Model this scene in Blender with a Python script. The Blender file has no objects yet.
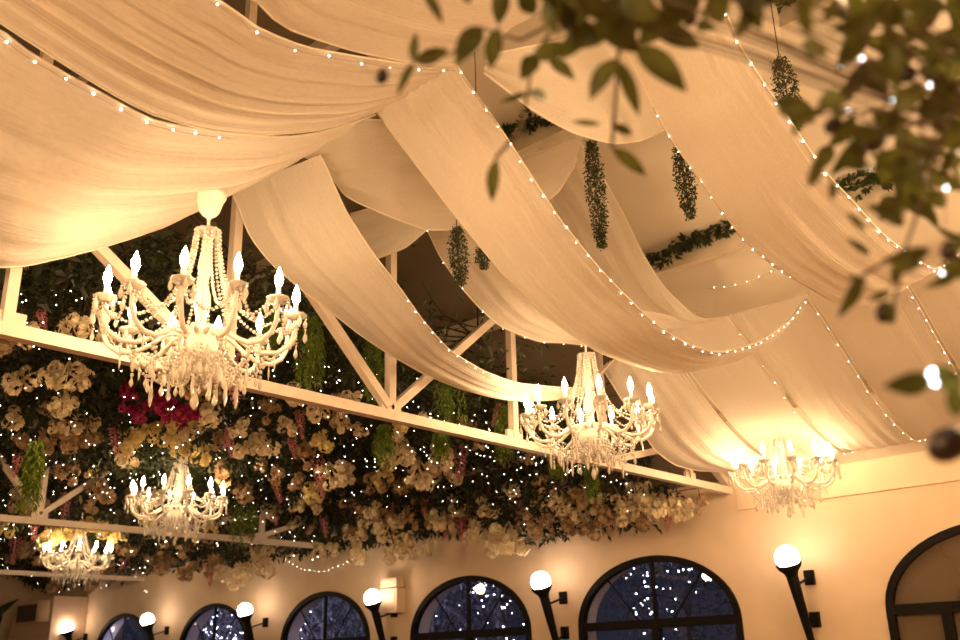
import bpy, bmesh, math, random
from mathutils import Vector, Matrix
random.seed(11)
PI = math.pi
S = bpy.context.scene
COL = S.collection

DRAPES = {
'S2':([(-5.12,3.18,4.68),(-5.12,3.34,4.4),(-5.12,3.52,4.25),(-5.12,3.78,4.13),(-5.12,4.05,4.03),(-5.12,4.33,3.92),(-5.12,4.63,3.83),(-5.12,5.0,3.75),(-5.12,5.39,3.71),(-5.12,5.75,3.71),(-5.12,6.13,3.75),(-5.1,6.9,3.95),(-5.08,7.35,4.3)],[(-4.25,3.25,4.63),(-4.3,3.5,4.35),(-4.35,3.77,4.16),(-4.45,4.11,4.03),(-4.55,4.44,3.89),(-4.65,4.79,3.79),(-4.75,5.28,3.75),(-4.85,5.82,3.78),(-4.92,6.8,3.95),(-4.92,7.35,4.35)]),
'S3':([(-4.0,3.45,4.96),(-3.95,3.64,4.75),(-3.9,3.86,4.53),(-3.85,4.13,4.28),(-3.8,4.4,4.05),(-3.76,4.75,3.85),(-3.74,5.05,3.74),(-3.73,5.37,3.68),(-3.72,5.73,3.67),(-3.7,6.11,3.68),(-3.6,6.54,3.78),(-3.45,6.95,3.92),(-3.25,7.33,4.2),(-3.05,7.41,4.42)],[(-2.95,3.11,4.6),(-2.95,3.22,4.51),(-2.95,3.46,4.35),(-2.95,3.7,4.16),(-2.95,3.95,3.97),(-2.95,4.31,3.77),(-2.95,4.7,3.62),(-2.95,4.97,3.55),(-2.95,5.26,3.52),(-2.95,5.66,3.56),(-2.95,6.28,3.78),(-2.95,6.86,4.09),(-2.95,7.24,4.38)]),
'S25':([(-4.85,4.48,5.1),(-4.85,4.76,4.82),(-4.85,4.9,4.64),(-4.85,5.13,4.45),(-4.85,5.35,4.32),(-4.85,5.59,4.23),(-4.85,5.84,4.21),(-4.85,6.11,4.21),(-4.85,6.46,4.28),(-4.85,6.9,4.35),(-4.8,7.35,4.5)],[(-3.98,4.48,5.16),(-3.98,4.76,4.88),(-3.98,4.9,4.7),(-3.98,5.13,4.51),(-3.98,5.35,4.38),(-3.98,5.59,4.29),(-3.98,5.84,4.27),(-3.98,6.11,4.27),(-3.98,6.46,4.34),(-3.98,6.9,4.41),(-3.98,7.35,4.56)]),
'S4':([(-4.4,5.42,5.58),(-4.4,5.6,5.43),(-4.4,5.8,5.29),(-4.4,6.0,5.1),(-4.4,6.23,4.83),(-4.4,6.54,4.59),(-4.4,6.93,4.47),(-4.4,7.18,4.47),(-4.25,7.35,4.5)],[(-3.85,5.42,5.53),(-3.85,5.6,5.38),(-3.85,5.8,5.24),(-3.85,6.0,5.05),(-3.85,6.23,4.78),(-3.85,6.54,4.54),(-3.85,6.93,4.42),(-3.85,7.18,4.42),(-3.7,7.35,4.45)]),
'S5':([(-2.5,4.07,4.94),(-2.5,4.2,4.81),(-2.5,4.45,4.55),(-2.5,4.79,4.37),(-2.5,5.24,4.14),(-2.5,5.63,4.07),(-2.5,6.06,4.05),(-2.5,6.56,4.05),(-2.5,6.92,4.08),(-2.4,7.35,4.35)],[(-1.75,3.64,4.75),(-1.75,3.82,4.66),(-1.75,3.94,4.52),(-1.75,4.13,4.42),(-1.75,4.33,4.34),(-1.75,4.54,4.25),(-1.75,4.81,4.14),(-1.75,5.13,4.09),(-1.75,5.63,4.01),(-1.75,6.5,4.05),(-1.75,7.35,4.45)]),
'SA':([(-4.5,3.15,4.7),(-4.2,3.18,4.7),(-3.95,3.25,4.75),(-4.01,3.7,4.96),(-4.14,4.1,5.2),(-4.27,4.6,5.35),(-4.28,5.0,5.28),(-4.04,5.2,5.35),(-3.7,5.3,5.39)],[(-4.45,3.4,4.75),(-4.43,3.6,4.54),(-4.4,3.9,4.5),(-4.39,4.3,4.51),(-4.28,4.55,4.56),(-4.13,4.7,4.61),(-3.92,4.9,4.7),(-3.75,5.0,4.81),(-3.64,5.1,5.04)]),
'SC':([(-5.1,4.2,4.85),(-4.9,4.25,4.85),(-4.65,4.3,4.9),(-4.35,4.35,4.9)],[(-5.21,4.3,4.52),(-4.92,4.3,4.45),(-4.6,4.3,4.44),(-4.37,4.3,4.51)]),
'SB':([(-2.72,3.1,4.52),(-2.62,3.25,4.59),(-2.54,3.5,4.73),(-2.6,4.2,5.23),(-2.53,5.0,5.83),(-2.08,5.3,5.91)],[(-2.78,3.15,4.47),(-2.63,3.35,4.27),(-2.57,3.6,4.22),(-2.59,4.0,4.33),(-2.72,4.5,4.61),(-2.78,5.0,4.94),(-2.38,5.4,5.18),(-2.16,5.6,5.35)]),
'N1':([(-5.12,3.2,4.69),(-5.12,2.92,4.45),(-5.12,2.63,4.19),(-5.12,2.32,3.98),(-5.12,2.05,3.82),(-5.12,1.79,3.7),(-5.12,0.9,3.62),(-5.12,0.2,3.67),(-5.12,-0.8,4.07),(-5.12,-2.4,4.92)],[(-3.75,3.26,4.7),(-3.75,2.86,4.41),(-3.75,2.62,4.28),(-3.75,2.31,4.17),(-3.75,2.07,4.1),(-3.75,1.87,4.06),(-3.75,1.7,4.08),(-3.75,1.46,4.11),(-3.75,1.25,4.15),(-3.75,1.16,4.19),(-3.75,0.9,4.2),(-3.75,0.2,4.25),(-3.75,-0.8,4.65),(-3.75,-2.4,5.5)]),
'N2':([(-3.72,3.23,4.69),(-3.72,2.83,4.4),(-3.72,2.45,4.21),(-3.72,2.14,4.11),(-3.72,1.85,4.07),(-3.72,1.6,4.1),(-3.72,1.32,4.16),(-3.72,1.15,4.2),(-3.72,0.9,4.25),(-3.72,0.2,4.3),(-3.72,-0.8,4.7),(-3.72,-2.4,5.55)],[(-2.87,3.03,4.5),(-2.87,2.66,4.33),(-2.87,2.36,4.22),(-2.87,2.09,4.13),(-2.87,1.86,4.1),(-2.87,1.69,4.13),(-2.87,1.4,4.15),(-2.87,0.9,4.25),(-2.87,0.2,4.3),(-2.87,-0.8,4.7),(-2.87,-2.4,5.55)]),
'N3':([(-2.84,3.0,4.48),(-2.84,2.64,4.32),(-2.84,2.33,4.22),(-2.84,2.15,4.18),(-2.84,1.99,4.15),(-2.84,1.9,4.16),(-2.84,1.81,4.2),(-2.84,1.5,4.15),(-2.84,0.9,4.3),(-2.84,0.2,4.35),(-2.84,-0.8,4.75),(-2.84,-2.4,5.6)],[(-1.8,3.1,4.62),(-1.8,2.6,4.35),(-1.8,2.1,4.2),(-1.8,1.5,4.15),(-1.8,0.9,4.25),(-1.8,0.2,4.3),(-1.8,-0.8,4.7),(-1.8,-2.4,5.55)]),
'N4':([(-1.77,3.1,4.62),(-1.77,2.6,4.4),(-1.77,2.1,4.25),(-1.77,1.5,4.2),(-1.77,0.9,4.3),(-1.77,0.2,4.35),(-1.77,-0.8,4.75),(-1.77,-2.4,5.6)],[(-0.8,3.1,4.62),(-0.8,2.6,4.35),(-0.8,2.1,4.2),(-0.8,1.5,4.15),(-0.8,0.9,4.25),(-0.8,0.2,4.3),(-0.8,-0.8,4.7),(-0.8,-2.4,5.55)]),
'W0':([(-5.1,7.35,4.3),(-5.1,7.94,3.79),(-5.1,8.19,3.6),(-5.1,8.54,3.5),(-5.1,9.03,3.5),(-5.1,9.9,3.6)],[(-4.45,7.35,4.45),(-4.45,7.7,4.26),(-4.45,8.1,4.0),(-4.45,8.5,3.77),(-4.45,8.9,3.62),(-4.45,9.4,3.52),(-4.45,9.93,3.64)]),
'W1':([(-4.43,7.35,4.46),(-4.43,7.7,4.29),(-4.43,8.1,4.05),(-4.43,8.5,3.84),(-4.43,8.9,3.67),(-4.43,9.4,3.55),(-4.43,9.93,3.65)],[(-3.72,7.35,4.45),(-3.72,7.7,4.26),(-3.72,8.1,4.0),(-3.72,8.5,3.77),(-3.72,8.9,3.62),(-3.72,9.4,3.52),(-3.72,9.93,3.64)]),
'W2':([(-3.7,7.35,4.46),(-3.7,7.7,4.29),(-3.7,8.1,4.05),(-3.7,8.5,3.84),(-3.7,8.9,3.67),(-3.7,9.4,3.55),(-3.7,9.93,3.65)],[(-3.0,7.35,4.45),(-3.0,7.7,4.26),(-3.0,8.1,4.0),(-3.0,8.5,3.77),(-3.0,8.9,3.62),(-3.0,9.4,3.52),(-3.0,9.93,3.64)]),
'W3':([(-2.98,7.35,4.46),(-2.98,7.7,4.29),(-2.98,8.1,4.05),(-2.98,8.5,3.84),(-2.98,8.9,3.67),(-2.98,9.4,3.55),(-2.98,9.93,3.65)],[(-2.25,7.35,4.45),(-2.25,7.7,4.26),(-2.25,8.1,4.0),(-2.25,8.5,3.77),(-2.25,8.9,3.62),(-2.25,9.4,3.52),(-2.25,9.93,3.64)]),
'W4':([(-2.23,7.35,4.46),(-2.23,7.7,4.29),(-2.23,8.1,4.05),(-2.23,8.5,3.84),(-2.23,8.9,3.67),(-2.23,9.4,3.55),(-2.23,9.93,3.65)],[(-1.5,7.35,4.45),(-1.5,7.7,4.26),(-1.5,8.1,4.0),(-1.5,8.5,3.77),(-1.5,8.9,3.62),(-1.5,9.4,3.52),(-1.5,9.93,3.64)]),
'W5':([(-1.48,7.35,4.46),(-1.48,7.7,4.29),(-1.48,8.1,4.05),(-1.48,8.5,3.84),(-1.48,8.9,3.67),(-1.48,9.4,3.55),(-1.48,9.93,3.65)],[(-0.75,7.35,4.45),(-0.75,7.7,4.26),(-0.75,8.1,4.0),(-0.75,8.5,3.77),(-0.75,8.9,3.62),(-0.75,9.4,3.52),(-0.75,9.93,3.64)]),
'W6':([(-0.73,7.35,4.46),(-0.73,7.7,4.29),(-0.73,8.1,4.05),(-0.73,8.5,3.84),(-0.73,8.9,3.67),(-0.73,9.4,3.55),(-0.73,9.93,3.65)],[(0,7.35,4.45),(0,7.7,4.26),(0,8.1,4.0),(0,8.5,3.77),(0,8.9,3.62),(0,9.4,3.52),(0,9.93,3.64)]),
'W7':([(0.02,7.35,4.46),(0.02,7.7,4.29),(0.02,8.1,4.05),(0.02,8.5,3.84),(0.02,8.9,3.67),(0.02,9.4,3.55),(0.02,9.93,3.65)],[(0.75,7.35,4.45),(0.75,7.7,4.26),(0.75,8.1,4.0),(0.75,8.5,3.77),(0.75,8.9,3.62),(0.75,9.4,3.52),(0.75,9.93,3.64)])}
FLOWERS = [('above the truss chord beside the largest chandelier','P',-6.14,2.46,3.85,0.1),('above the truss chord beside the largest chandelier','W',-6.47,2.52,3.85,0.17),('above the truss chord beside the largest chandelier','W',-6.29,2.66,3.85,0.18),('above the truss chord beside the largest chandelier','W',-6.11,2.7,3.85,0.19),('below the truss chord,left of the largest chandelier','W',-7.24,3.01,3.85,0.22),('below the truss chord,left of the largest chandelier','W',-7.15,3.11,3.85,0.26),('below the truss chord,left of the largest chandelier','W',-7.23,3.26,3.85,0.19),('below the truss chord,left of the largest chandelier','W',-7.85,3.42,3.85,0.26),('below the truss chord,left of the largest chandelier','W',-8.66,3.7,3.85,0.2),('below the truss chord,left of the largest chandelier','W',-8.61,3.87,3.85,0.22),('below the truss chord,left of the largest chandelier','W',-8.52,3.97,3.85,0.18),('under the fringe of the largest chandelier','M',-7.58,3.81,3.85,0.21),('under the fringe of the largest chandelier','M',-7.7,4.07,3.85,0.23),('under the fringe of the largest chandelier','M',-7.44,4.11,3.85,0.21),('under the fringe of the largest chandelier','M',-7.69,4.51,3.85,0.2),('under the fringe of the largest chandelier','M',-7.77,4.2,3.85,0.24),('under the fringe of the largest chandelier','M',-7.57,4.32,3.85,0.22),('under the fringe of the largest chandelier','M',-7.92,4.09,3.85,0.18),('close above the fourth chandelier','P',-9.0,4.47,3.85,0.2),('close above the fourth chandelier','Y',-8.91,4.58,3.85,0.26),('close above the fourth chandelier','Y',-8.59,4.62,3.85,0.28),('close above the fourth chandelier','Y',-8.65,4.87,3.85,0.24),('close above the fourth chandelier','Y',-8.96,5.22,3.85,0.25),('close above the fourth chandelier','Y',-9.07,5.47,3.85,0.26),('under the fringe of the largest chandelier','Y',-8.03,4.52,3.85,0.21),('right of the fourth chandelier,below the truss','D',-8.48,5.28,3.85,0.22),('right of the fourth chandelier,below the truss','P',-8.2,5.25,3.85,0.15),('right of the fourth chandelier,below the truss','W',-8.48,5.7,3.85,0.3),('right of the fourth chandelier,below the truss','W',-8.15,5.65,3.85,0.25),('right of the fourth chandelier,below the truss','P',-8.15,6.01,3.85,0.16),('right of the fourth chandelier,below the truss','D',-9.25,6.43,3.85,0.23),('right of the fourth chandelier,below the truss','D',-9.46,6.74,3.85,0.24),('right of the fourth chandelier,below the truss','D',-9.67,6.11,3.85,0.36),('near the truss node,left of the second chandelier','W',-8.95,7.15,3.85,0.39),('right of the fourth chandelier,below the truss','W',-10.92,8.13,3.85,0.28),('right of the fourth chandelier,below the truss','W',-10.97,8.48,3.85,0.25),('right of the fourth chandelier,below the truss','P',-11.57,8.3,3.85,0.22),('near the truss node,left of the second chandelier','W',-6.49,5.26,3.85,0.2),('near the truss node,left of the second chandelier','W',-7.11,5.85,3.85,0.17),('near the truss node,left of the second chandelier','W',-7.12,6.03,3.85,0.17),('near the truss node,left of the second chandelier','W',-8.93,7.37,3.85,0.29),('near the truss node,left of the second chandelier','D',-9.22,8.05,3.85,0.31),('low over the wall,left of the second chandelier','P',-10.07,9.19,3.85,0.22),('low over the wall,left of the second chandelier','P',-9.38,9.14,3.85,0.27),('near the truss node,left of the second chandelier','W',-8.08,7.28,3.85,0.2),('near the truss node,left of the second chandelier','W',-7.77,7.22,3.85,0.25),('near the truss node,left of the second chandelier','W',-8.1,7.78,3.85,0.39),('near the truss node,left of the second chandelier','W',-8.16,8.09,3.85,0.37),('near the truss node,left of the second chandelier','W',-7.5,7.54,3.85,0.32),('near the truss node,left of the second chandelier','W',-8.12,8.34,3.85,0.27),('low over the wall,left of the second chandelier','W',-8.95,9.29,3.85,0.27),('low over the wall,left of the second chandelier','W',-9.03,9.36,3.65,0.3),('low over the wall,left of the second chandelier','W',-9.22,9.36,3.54,0.39),('low over the wall,left of the second chandelier','W',-9.47,9.36,3.52,0.27),('low over the wall,left of the second chandelier','W',-10.32,9.36,3.53,0.38),('near the truss node,left of the second chandelier','W',-10.65,9.36,3.68,0.29),('near the truss node,left of the second chandelier','P',-10.87,9.36,3.68,0.26),('low over the wall,left of the second chandelier','P',-9.12,9.36,3.45,0.24),('along the wall top above the small arched windows','W',-9.95,9.36,3.27,0.34),('along the wall top above the small arched windows','W',-9.57,9.36,3.19,0.27),('along the wall top above the small arched windows','W',-10.21,9.36,3.16,0.34),('below the second chandelier','P',-8.39,9.36,3.78,0.26),('below the second chandelier','P',-8.52,9.22,3.85,0.2),('below the second chandelier','P',-7.91,9.36,3.65,0.2),('below the second chandelier','W',-8.31,9.36,3.56,0.29),('below the second chandelier','W',-8.09,9.36,3.74,0.28),('below the second chandelier','W',-8.07,9.36,3.2,0.5),('below the second chandelier','W',-8.32,9.36,3.18,0.37),('below the second chandelier','W',-8.7,9.36,3.32,0.29),('below the second chandelier','W',-7.55,9.36,3.59,0.3),('below the second chandelier','P',-7.29,9.36,3.66,0.19),('below the second chandelier','P',-7.07,9.36,3.72,0.19),('below the second chandelier','P',-6.83,9.36,3.74,0.19),('below the second chandelier','W',-7.24,9.36,3.48,0.27),('below the second chandelier','W',-6.94,9.36,3.46,0.45),('below the second chandelier','W',-6.75,9.36,3.51,0.34),('below the second chandelier','W',-6.64,9.36,3.43,0.29),('at the wall end of the truss','W',-6.3,9.36,3.29,0.3),('at the wall end of the truss','W',-6.1,9.36,3.29,0.3),('at the wall end of the truss','W',-5.89,9.36,3.32,0.37),('at the wall end of the truss','W',-5.73,9.36,3.24,0.27),('below the second chandelier','P',-6.6,9.36,3.3,0.16),('at the wall end of the truss','P',-5.75,9.36,3.08,0.15),('at the wall end of the truss','W',-6.01,9.36,3.44,0.25),('at the wall end of the truss','W',-6.18,9.36,3.5,0.23),('at far left above the second truss','D',-9.73,3.84,3.85,0.29),('at far left above the second truss','D',-9.4,3.95,3.85,0.28),('at far left above the second truss','D',-9.01,4.01,3.85,0.25),('at far left above the second truss','D',-8.96,4.19,3.85,0.26),('at far left above the second truss','P',-10.79,4.27,3.85,0.19),('at far left above the second truss','D',-11.84,5.75,3.85,0.42),('at far left above the second truss','D',-11.27,4.97,3.85,0.31),('at far left above the second truss','P',-13.05,5.87,3.85,0.24),('right of the fourth chandelier,below the truss','P',-8.38,5.39,3.85,0.16),('around the smallest chandelier','Y',-15.65,6.88,3.85,0.43),('around the smallest chandelier','Y',-15.75,7.15,3.85,0.36),('around the smallest chandelier','Y',-15.23,5.97,3.85,0.37),('under the smallest chandelier','Y',-17.02,7.38,3.85,0.38),('around the smallest chandelier','Y',-14.9,7.31,3.85,0.39),('around the smallest chandelier','Y',-15.29,7.77,3.85,0.36),('around the smallest chandelier','Y',-14.83,7.03,3.85,0.31),('under the smallest chandelier','D',-18.9,7.85,3.85,0.54),('under the smallest chandelier','P',-17.84,7.21,3.85,0.31),('around the smallest chandelier','P',-15.49,6.53,3.85,0.24),('along the wall top above the small arched windows','P',-17.68,9.32,3.85,0.3),('along the wall top above the small arched windows','D',-16.98,9.36,3.71,0.54),('along the wall top above the small arched windows','D',-16.61,8.94,3.85,0.4),('along the wall top above the small arched windows','D',-15.6,9.35,3.85,0.51),('along the wall top above the small arched windows','D',-14.77,9.36,3.4,0.45),('along the wall top above the small arched windows','D',-15.55,9.36,3.34,0.43),('along the wall top above the small arched windows','W',-14.0,9.36,3.19,0.44),('along the wall top above the small arched windows','W',-13.4,9.36,3.36,0.46),('along the wall top above the small arched windows','P',-14.9,9.36,3.26,0.26),('right of the fourth chandelier,below the truss','P',-10.26,7.34,3.85,0.2),('along the wall top above the small arched windows','W',-14.45,9.36,3.25,0.33),('along the wall top above the small arched windows','W',-11.01,9.36,3.27,0.35),('near the truss node,left of the second chandelier','W',-10.76,9.36,3.71,0.32),('along the wall top above the small arched windows','W',-11.95,9.36,3.36,0.27),('along the wall top above the small arched windows','W',-11.59,9.36,3.33,0.26),('under the smallest chandelier','D',-18.48,9.36,3.58,0.52),('under the smallest chandelier','D',-19.08,9.36,3.53,0.57),('under the smallest chandelier','D',-20.62,9.36,3.59,0.56),('along the wall top above the small arched windows','D',-16.42,9.36,3.56,0.48),('under the smallest chandelier','D',-16.81,8.66,3.85,0.44),('right of the fourth chandelier,below the truss','D',-8.5,6.37,3.85,0.29),('near the truss node,left of the second chandelier','D',-10.78,9.0,3.85,0.38),('low over the wall,left of the second chandelier','D',-9.91,9.36,3.71,0.34),('near the truss node,left of the second chandelier','D',-11.8,9.36,3.79,0.37),('at far left above the second truss','D',-13.18,5.31,3.85,0.35),('close above the fourth chandelier','D',-12.22,6.51,3.85,0.39),('right of the fourth chandelier,below the truss','D',-10.7,7.15,3.85,0.32),('right of the fourth chandelier,below the truss','D',-9.69,7.27,3.85,0.3),('low over the wall,left of the second chandelier','D',-8.82,9.36,3.57,0.29),('below the second chandelier','D',-7.81,9.36,3.33,0.36),('below the second chandelier','D',-7.49,9.36,3.23,0.33),('below the second chandelier','D',-7.18,9.36,3.25,0.32),('below the second chandelier','D',-6.59,9.36,3.16,0.28),('below the second chandelier','D',-6.82,9.36,3.12,0.31),('at the wall end of the truss','W',-5.57,9.36,3.23,0.27),('at the wall end of the truss','D',-6.11,9.36,3.13,0.25),('at the wall end of the truss','D',-5.32,9.36,3.22,0.19),('below the truss chord,left of the largest chandelier','W',-7.66,2.96,3.85,0.23),('below the truss chord,left of the largest chandelier','W',-8.78,3.39,3.85,0.22),('above the truss chord beside the largest chandelier','W',-6.19,2.92,3.85,0.17),('above the truss chord beside the largest chandelier','D',-6.44,3.15,3.85,0.19),('right of the fourth chandelier,below the truss','W',-6.82,5.31,3.85,0.22),('near the truss node,left of the second chandelier','W',-6.25,5.19,3.85,0.19),('right of the fourth chandelier,below the truss','W',-7.49,5.42,3.85,0.23),('right of the fourth chandelier,below the truss','D',-7.12,4.98,3.85,0.22),('right of the fourth chandelier,below the truss','W',-7.48,4.58,3.85,0.26),('right of the fourth chandelier,below the truss','W',-7.78,5.1,3.85,0.23),('right of the fourth chandelier,below the truss','P',-7.24,5.41,3.85,0.15),('near the truss node,left of the second chandelier','W',-6.45,6.29,3.85,0.19),('near the truss node,left of the second chandelier','D',-6.33,6.73,3.85,0.24),('near the truss node,left of the second chandelier','P',-5.78,6.59,3.85,0.14),('near the truss node,left of the second chandelier','W',-6.47,6.58,3.85,0.17),('near the truss node,left of the second chandelier','W',-6.69,7.33,3.85,0.23),('near the truss node,left of the second chandelier','D',-6.66,8.11,3.85,0.24),('near the truss node,left of the second chandelier','W',-6.91,6.39,3.85,0.2)]
FERNS = [(-5.66,4.33,4.19,0.65,0.25),(-5.66,4.94,4.24,0.69,0.16),(-5.66,5.82,4.06,0.54,0.3),(-5.66,6.56,3.89,0.61,0.19),(-11.3,7.56,3.95,0.78,0.36),(-5.66,5.06,3.46,0.35,0.15),(-5.66,5.7,3.52,0.28,0.12),(-5.66,2.34,2.92,0.43,0.1),(-5.66,7.31,3.57,0.29,0.16),(-5.66,7.83,3.67,0.54,0.16),(-5.66,3.91,4.23,0.47,0.16)]
FRONT_LEAVES = [([-0.883,0.866,2.595],[-0.86,0.881,2.531],0.0156),([-0.834,0.908,2.602],[-0.84,0.92,2.579],0.0188),([-0.793,0.948,2.595],[-0.805,0.948,2.536],0.0266),([-0.954,0.91,2.522],[-0.946,0.907,2.573],0.0162),([-0.954,0.91,2.522],[-0.915,0.95,2.548],0.0226),([-0.954,0.91,2.522],[-0.96,0.879,2.446],0.0129),([-0.833,0.937,2.543],[-0.848,0.896,2.456],0.0328),([-0.812,0.958,2.541],[-0.857,0.985,2.499],0.0266),([-0.784,1.004,2.497],[-0.723,1.025,2.498],0.0282),([-0.78,1.007,2.498],[-0.793,0.983,2.447],0.0266),([-0.804,1.013,2.443],[-0.811,1.067,2.464],0.0172),([-0.858,1.08,2.499],[-0.894,1.05,2.483],0.01),([-0.922,1.07,2.398],[-0.967,1.105,2.345],0.0217),([-0.641,1.022,2.431],[-0.685,1.007,2.373],0.0321),([-0.642,1.023,2.429],[-0.646,1.073,2.358],0.0204),([-0.617,1.036,2.447],[-0.566,1.074,2.363],0.0365),([-0.597,1.04,2.477],[-0.554,1.111,2.45],0.0321),([-0.625,0.949,2.463],[-0.61,1.032,2.431],0.0366),([-0.777,1.197,2.409],[-0.748,1.248,2.365],0.0217),([-0.768,1.188,2.444],[-0.758,1.232,2.443],0.015),([-0.782,1.174,2.447],[-0.824,1.153,2.461],0.01),([-0.564,1.128,2.506],[-0.527,1.115,2.471],0.0166),([-0.535,1.132,2.551],[-0.545,1.173,2.524],0.0333),([-0.697,0.928,2.52],[-0.672,0.978,2.491],0.035),([-0.658,0.987,2.532],[-0.693,0.955,2.472],0.0385),([-0.592,1.02,2.527],[-0.623,0.966,2.444],0.0409),([-0.578,1.07,2.511],[-0.638,1.081,2.483],0.0355),([-0.661,1.039,2.508],[-0.707,1.009,2.475],0.0302),([-0.537,1.096,2.532],[-0.593,1.092,2.5],0.0385),([-0.606,0.997,2.491],[-0.588,1.073,2.479],0.0374),([-0.642,0.925,2.48],[-0.62,0.982,2.468],0.0366),([-0.69,0.952,2.483],[-0.674,1.028,2.482],0.0321),([-0.593,0.966,2.489],[-0.557,1.005,2.444],0.0394),([-0.577,1.035,2.523],[-0.559,1.101,2.511],0.035),([-0.69,1.015,2.502],[-0.726,0.996,2.457],0.0272),([-0.604,1.031,2.483],[-0.662,1.042,2.48],0.0321),([-0.773,0.966,2.594],[-0.785,1.016,2.583],0.0282),([-0.791,1.058,2.52],[-0.75,1.065,2.466],0.021),([-0.411,1.287,2.023],[-0.4,1.235,2.042],0.0122),([-0.425,1.242,2.087],[-0.454,1.207,2.024],0.019),([-0.438,1.299,2.095],[-0.474,1.319,2.124],0.0084),([-0.426,1.291,2.132],[-0.444,1.256,2.153],0.0099),([-0.422,1.279,2.165],[-0.44,1.266,2.195],0.0099),([-0.366,1.266,2.15],[-0.392,1.205,2.167],0.0217),([-0.374,1.274,2.118],[-0.401,1.272,2.074],0.019),([-0.349,1.297,2.117],[-0.399,1.244,2.099],0.019),([-0.331,1.134,1.897],[-0.369,1.082,1.888],0.0252),([-0.324,1.132,1.913],[-0.314,1.169,1.882],0.0229),([-0.338,1.17,1.81],[-0.324,1.175,1.85],0.0275),([-0.324,1.148,1.881],[-0.326,1.209,1.871],0.0229),([-0.402,1.273,2.067],[-0.434,1.273,2.062],0.0108),([-0.425,1.183,2.209],[-0.444,1.23,2.203],0.0122)]
FRONT_STEMS = [[[-0.935,0.892,2.505],[-0.891,0.928,2.514],[-0.845,0.95,2.553],[-0.803,0.998,2.533],[-0.749,1.033,2.561],[-0.636,1.101,2.633]],[[-0.81,1.038,2.527],[-0.831,1.046,2.471],[-0.855,1.052,2.415],[-0.896,1.035,2.373]],[[-0.688,1.096,2.488],[-0.706,1.108,2.429],[-0.729,1.122,2.359]],[[-0.651,1.037,2.44],[-0.629,1.031,2.496],[-0.594,1.028,2.565]],[[-0.794,1.018,2.509],[-0.749,1.033,2.561]],[[-0.569,1.118,2.515],[-0.548,1.104,2.583]],[[-0.411,1.287,2.023],[-0.401,1.281,2.054],[-0.374,1.274,2.118],[-0.334,1.273,2.193],[-0.286,1.274,2.282],[-0.225,1.292,2.357]],[[-0.425,1.242,2.087],[-0.404,1.256,2.099],[-0.374,1.274,2.118]],[[-0.332,1.132,1.897],[-0.283,1.172,1.906],[-0.222,1.154,2.057],[-0.225,1.292,2.357]]]
OLIVES = [([-0.997,0.88,2.502],0.0105),([-0.569,1.118,2.515],0.0106),([-0.419,1.213,2.305],0.0113),([-0.367,1.211,2.259],0.0149),([-0.415,1.275,2.039],0.0122),([-0.336,1.164,1.827],0.0195),([-0.312,1.221,2.341],0.0108),([-0.317,1.265,2.096],0.0117)]
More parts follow.
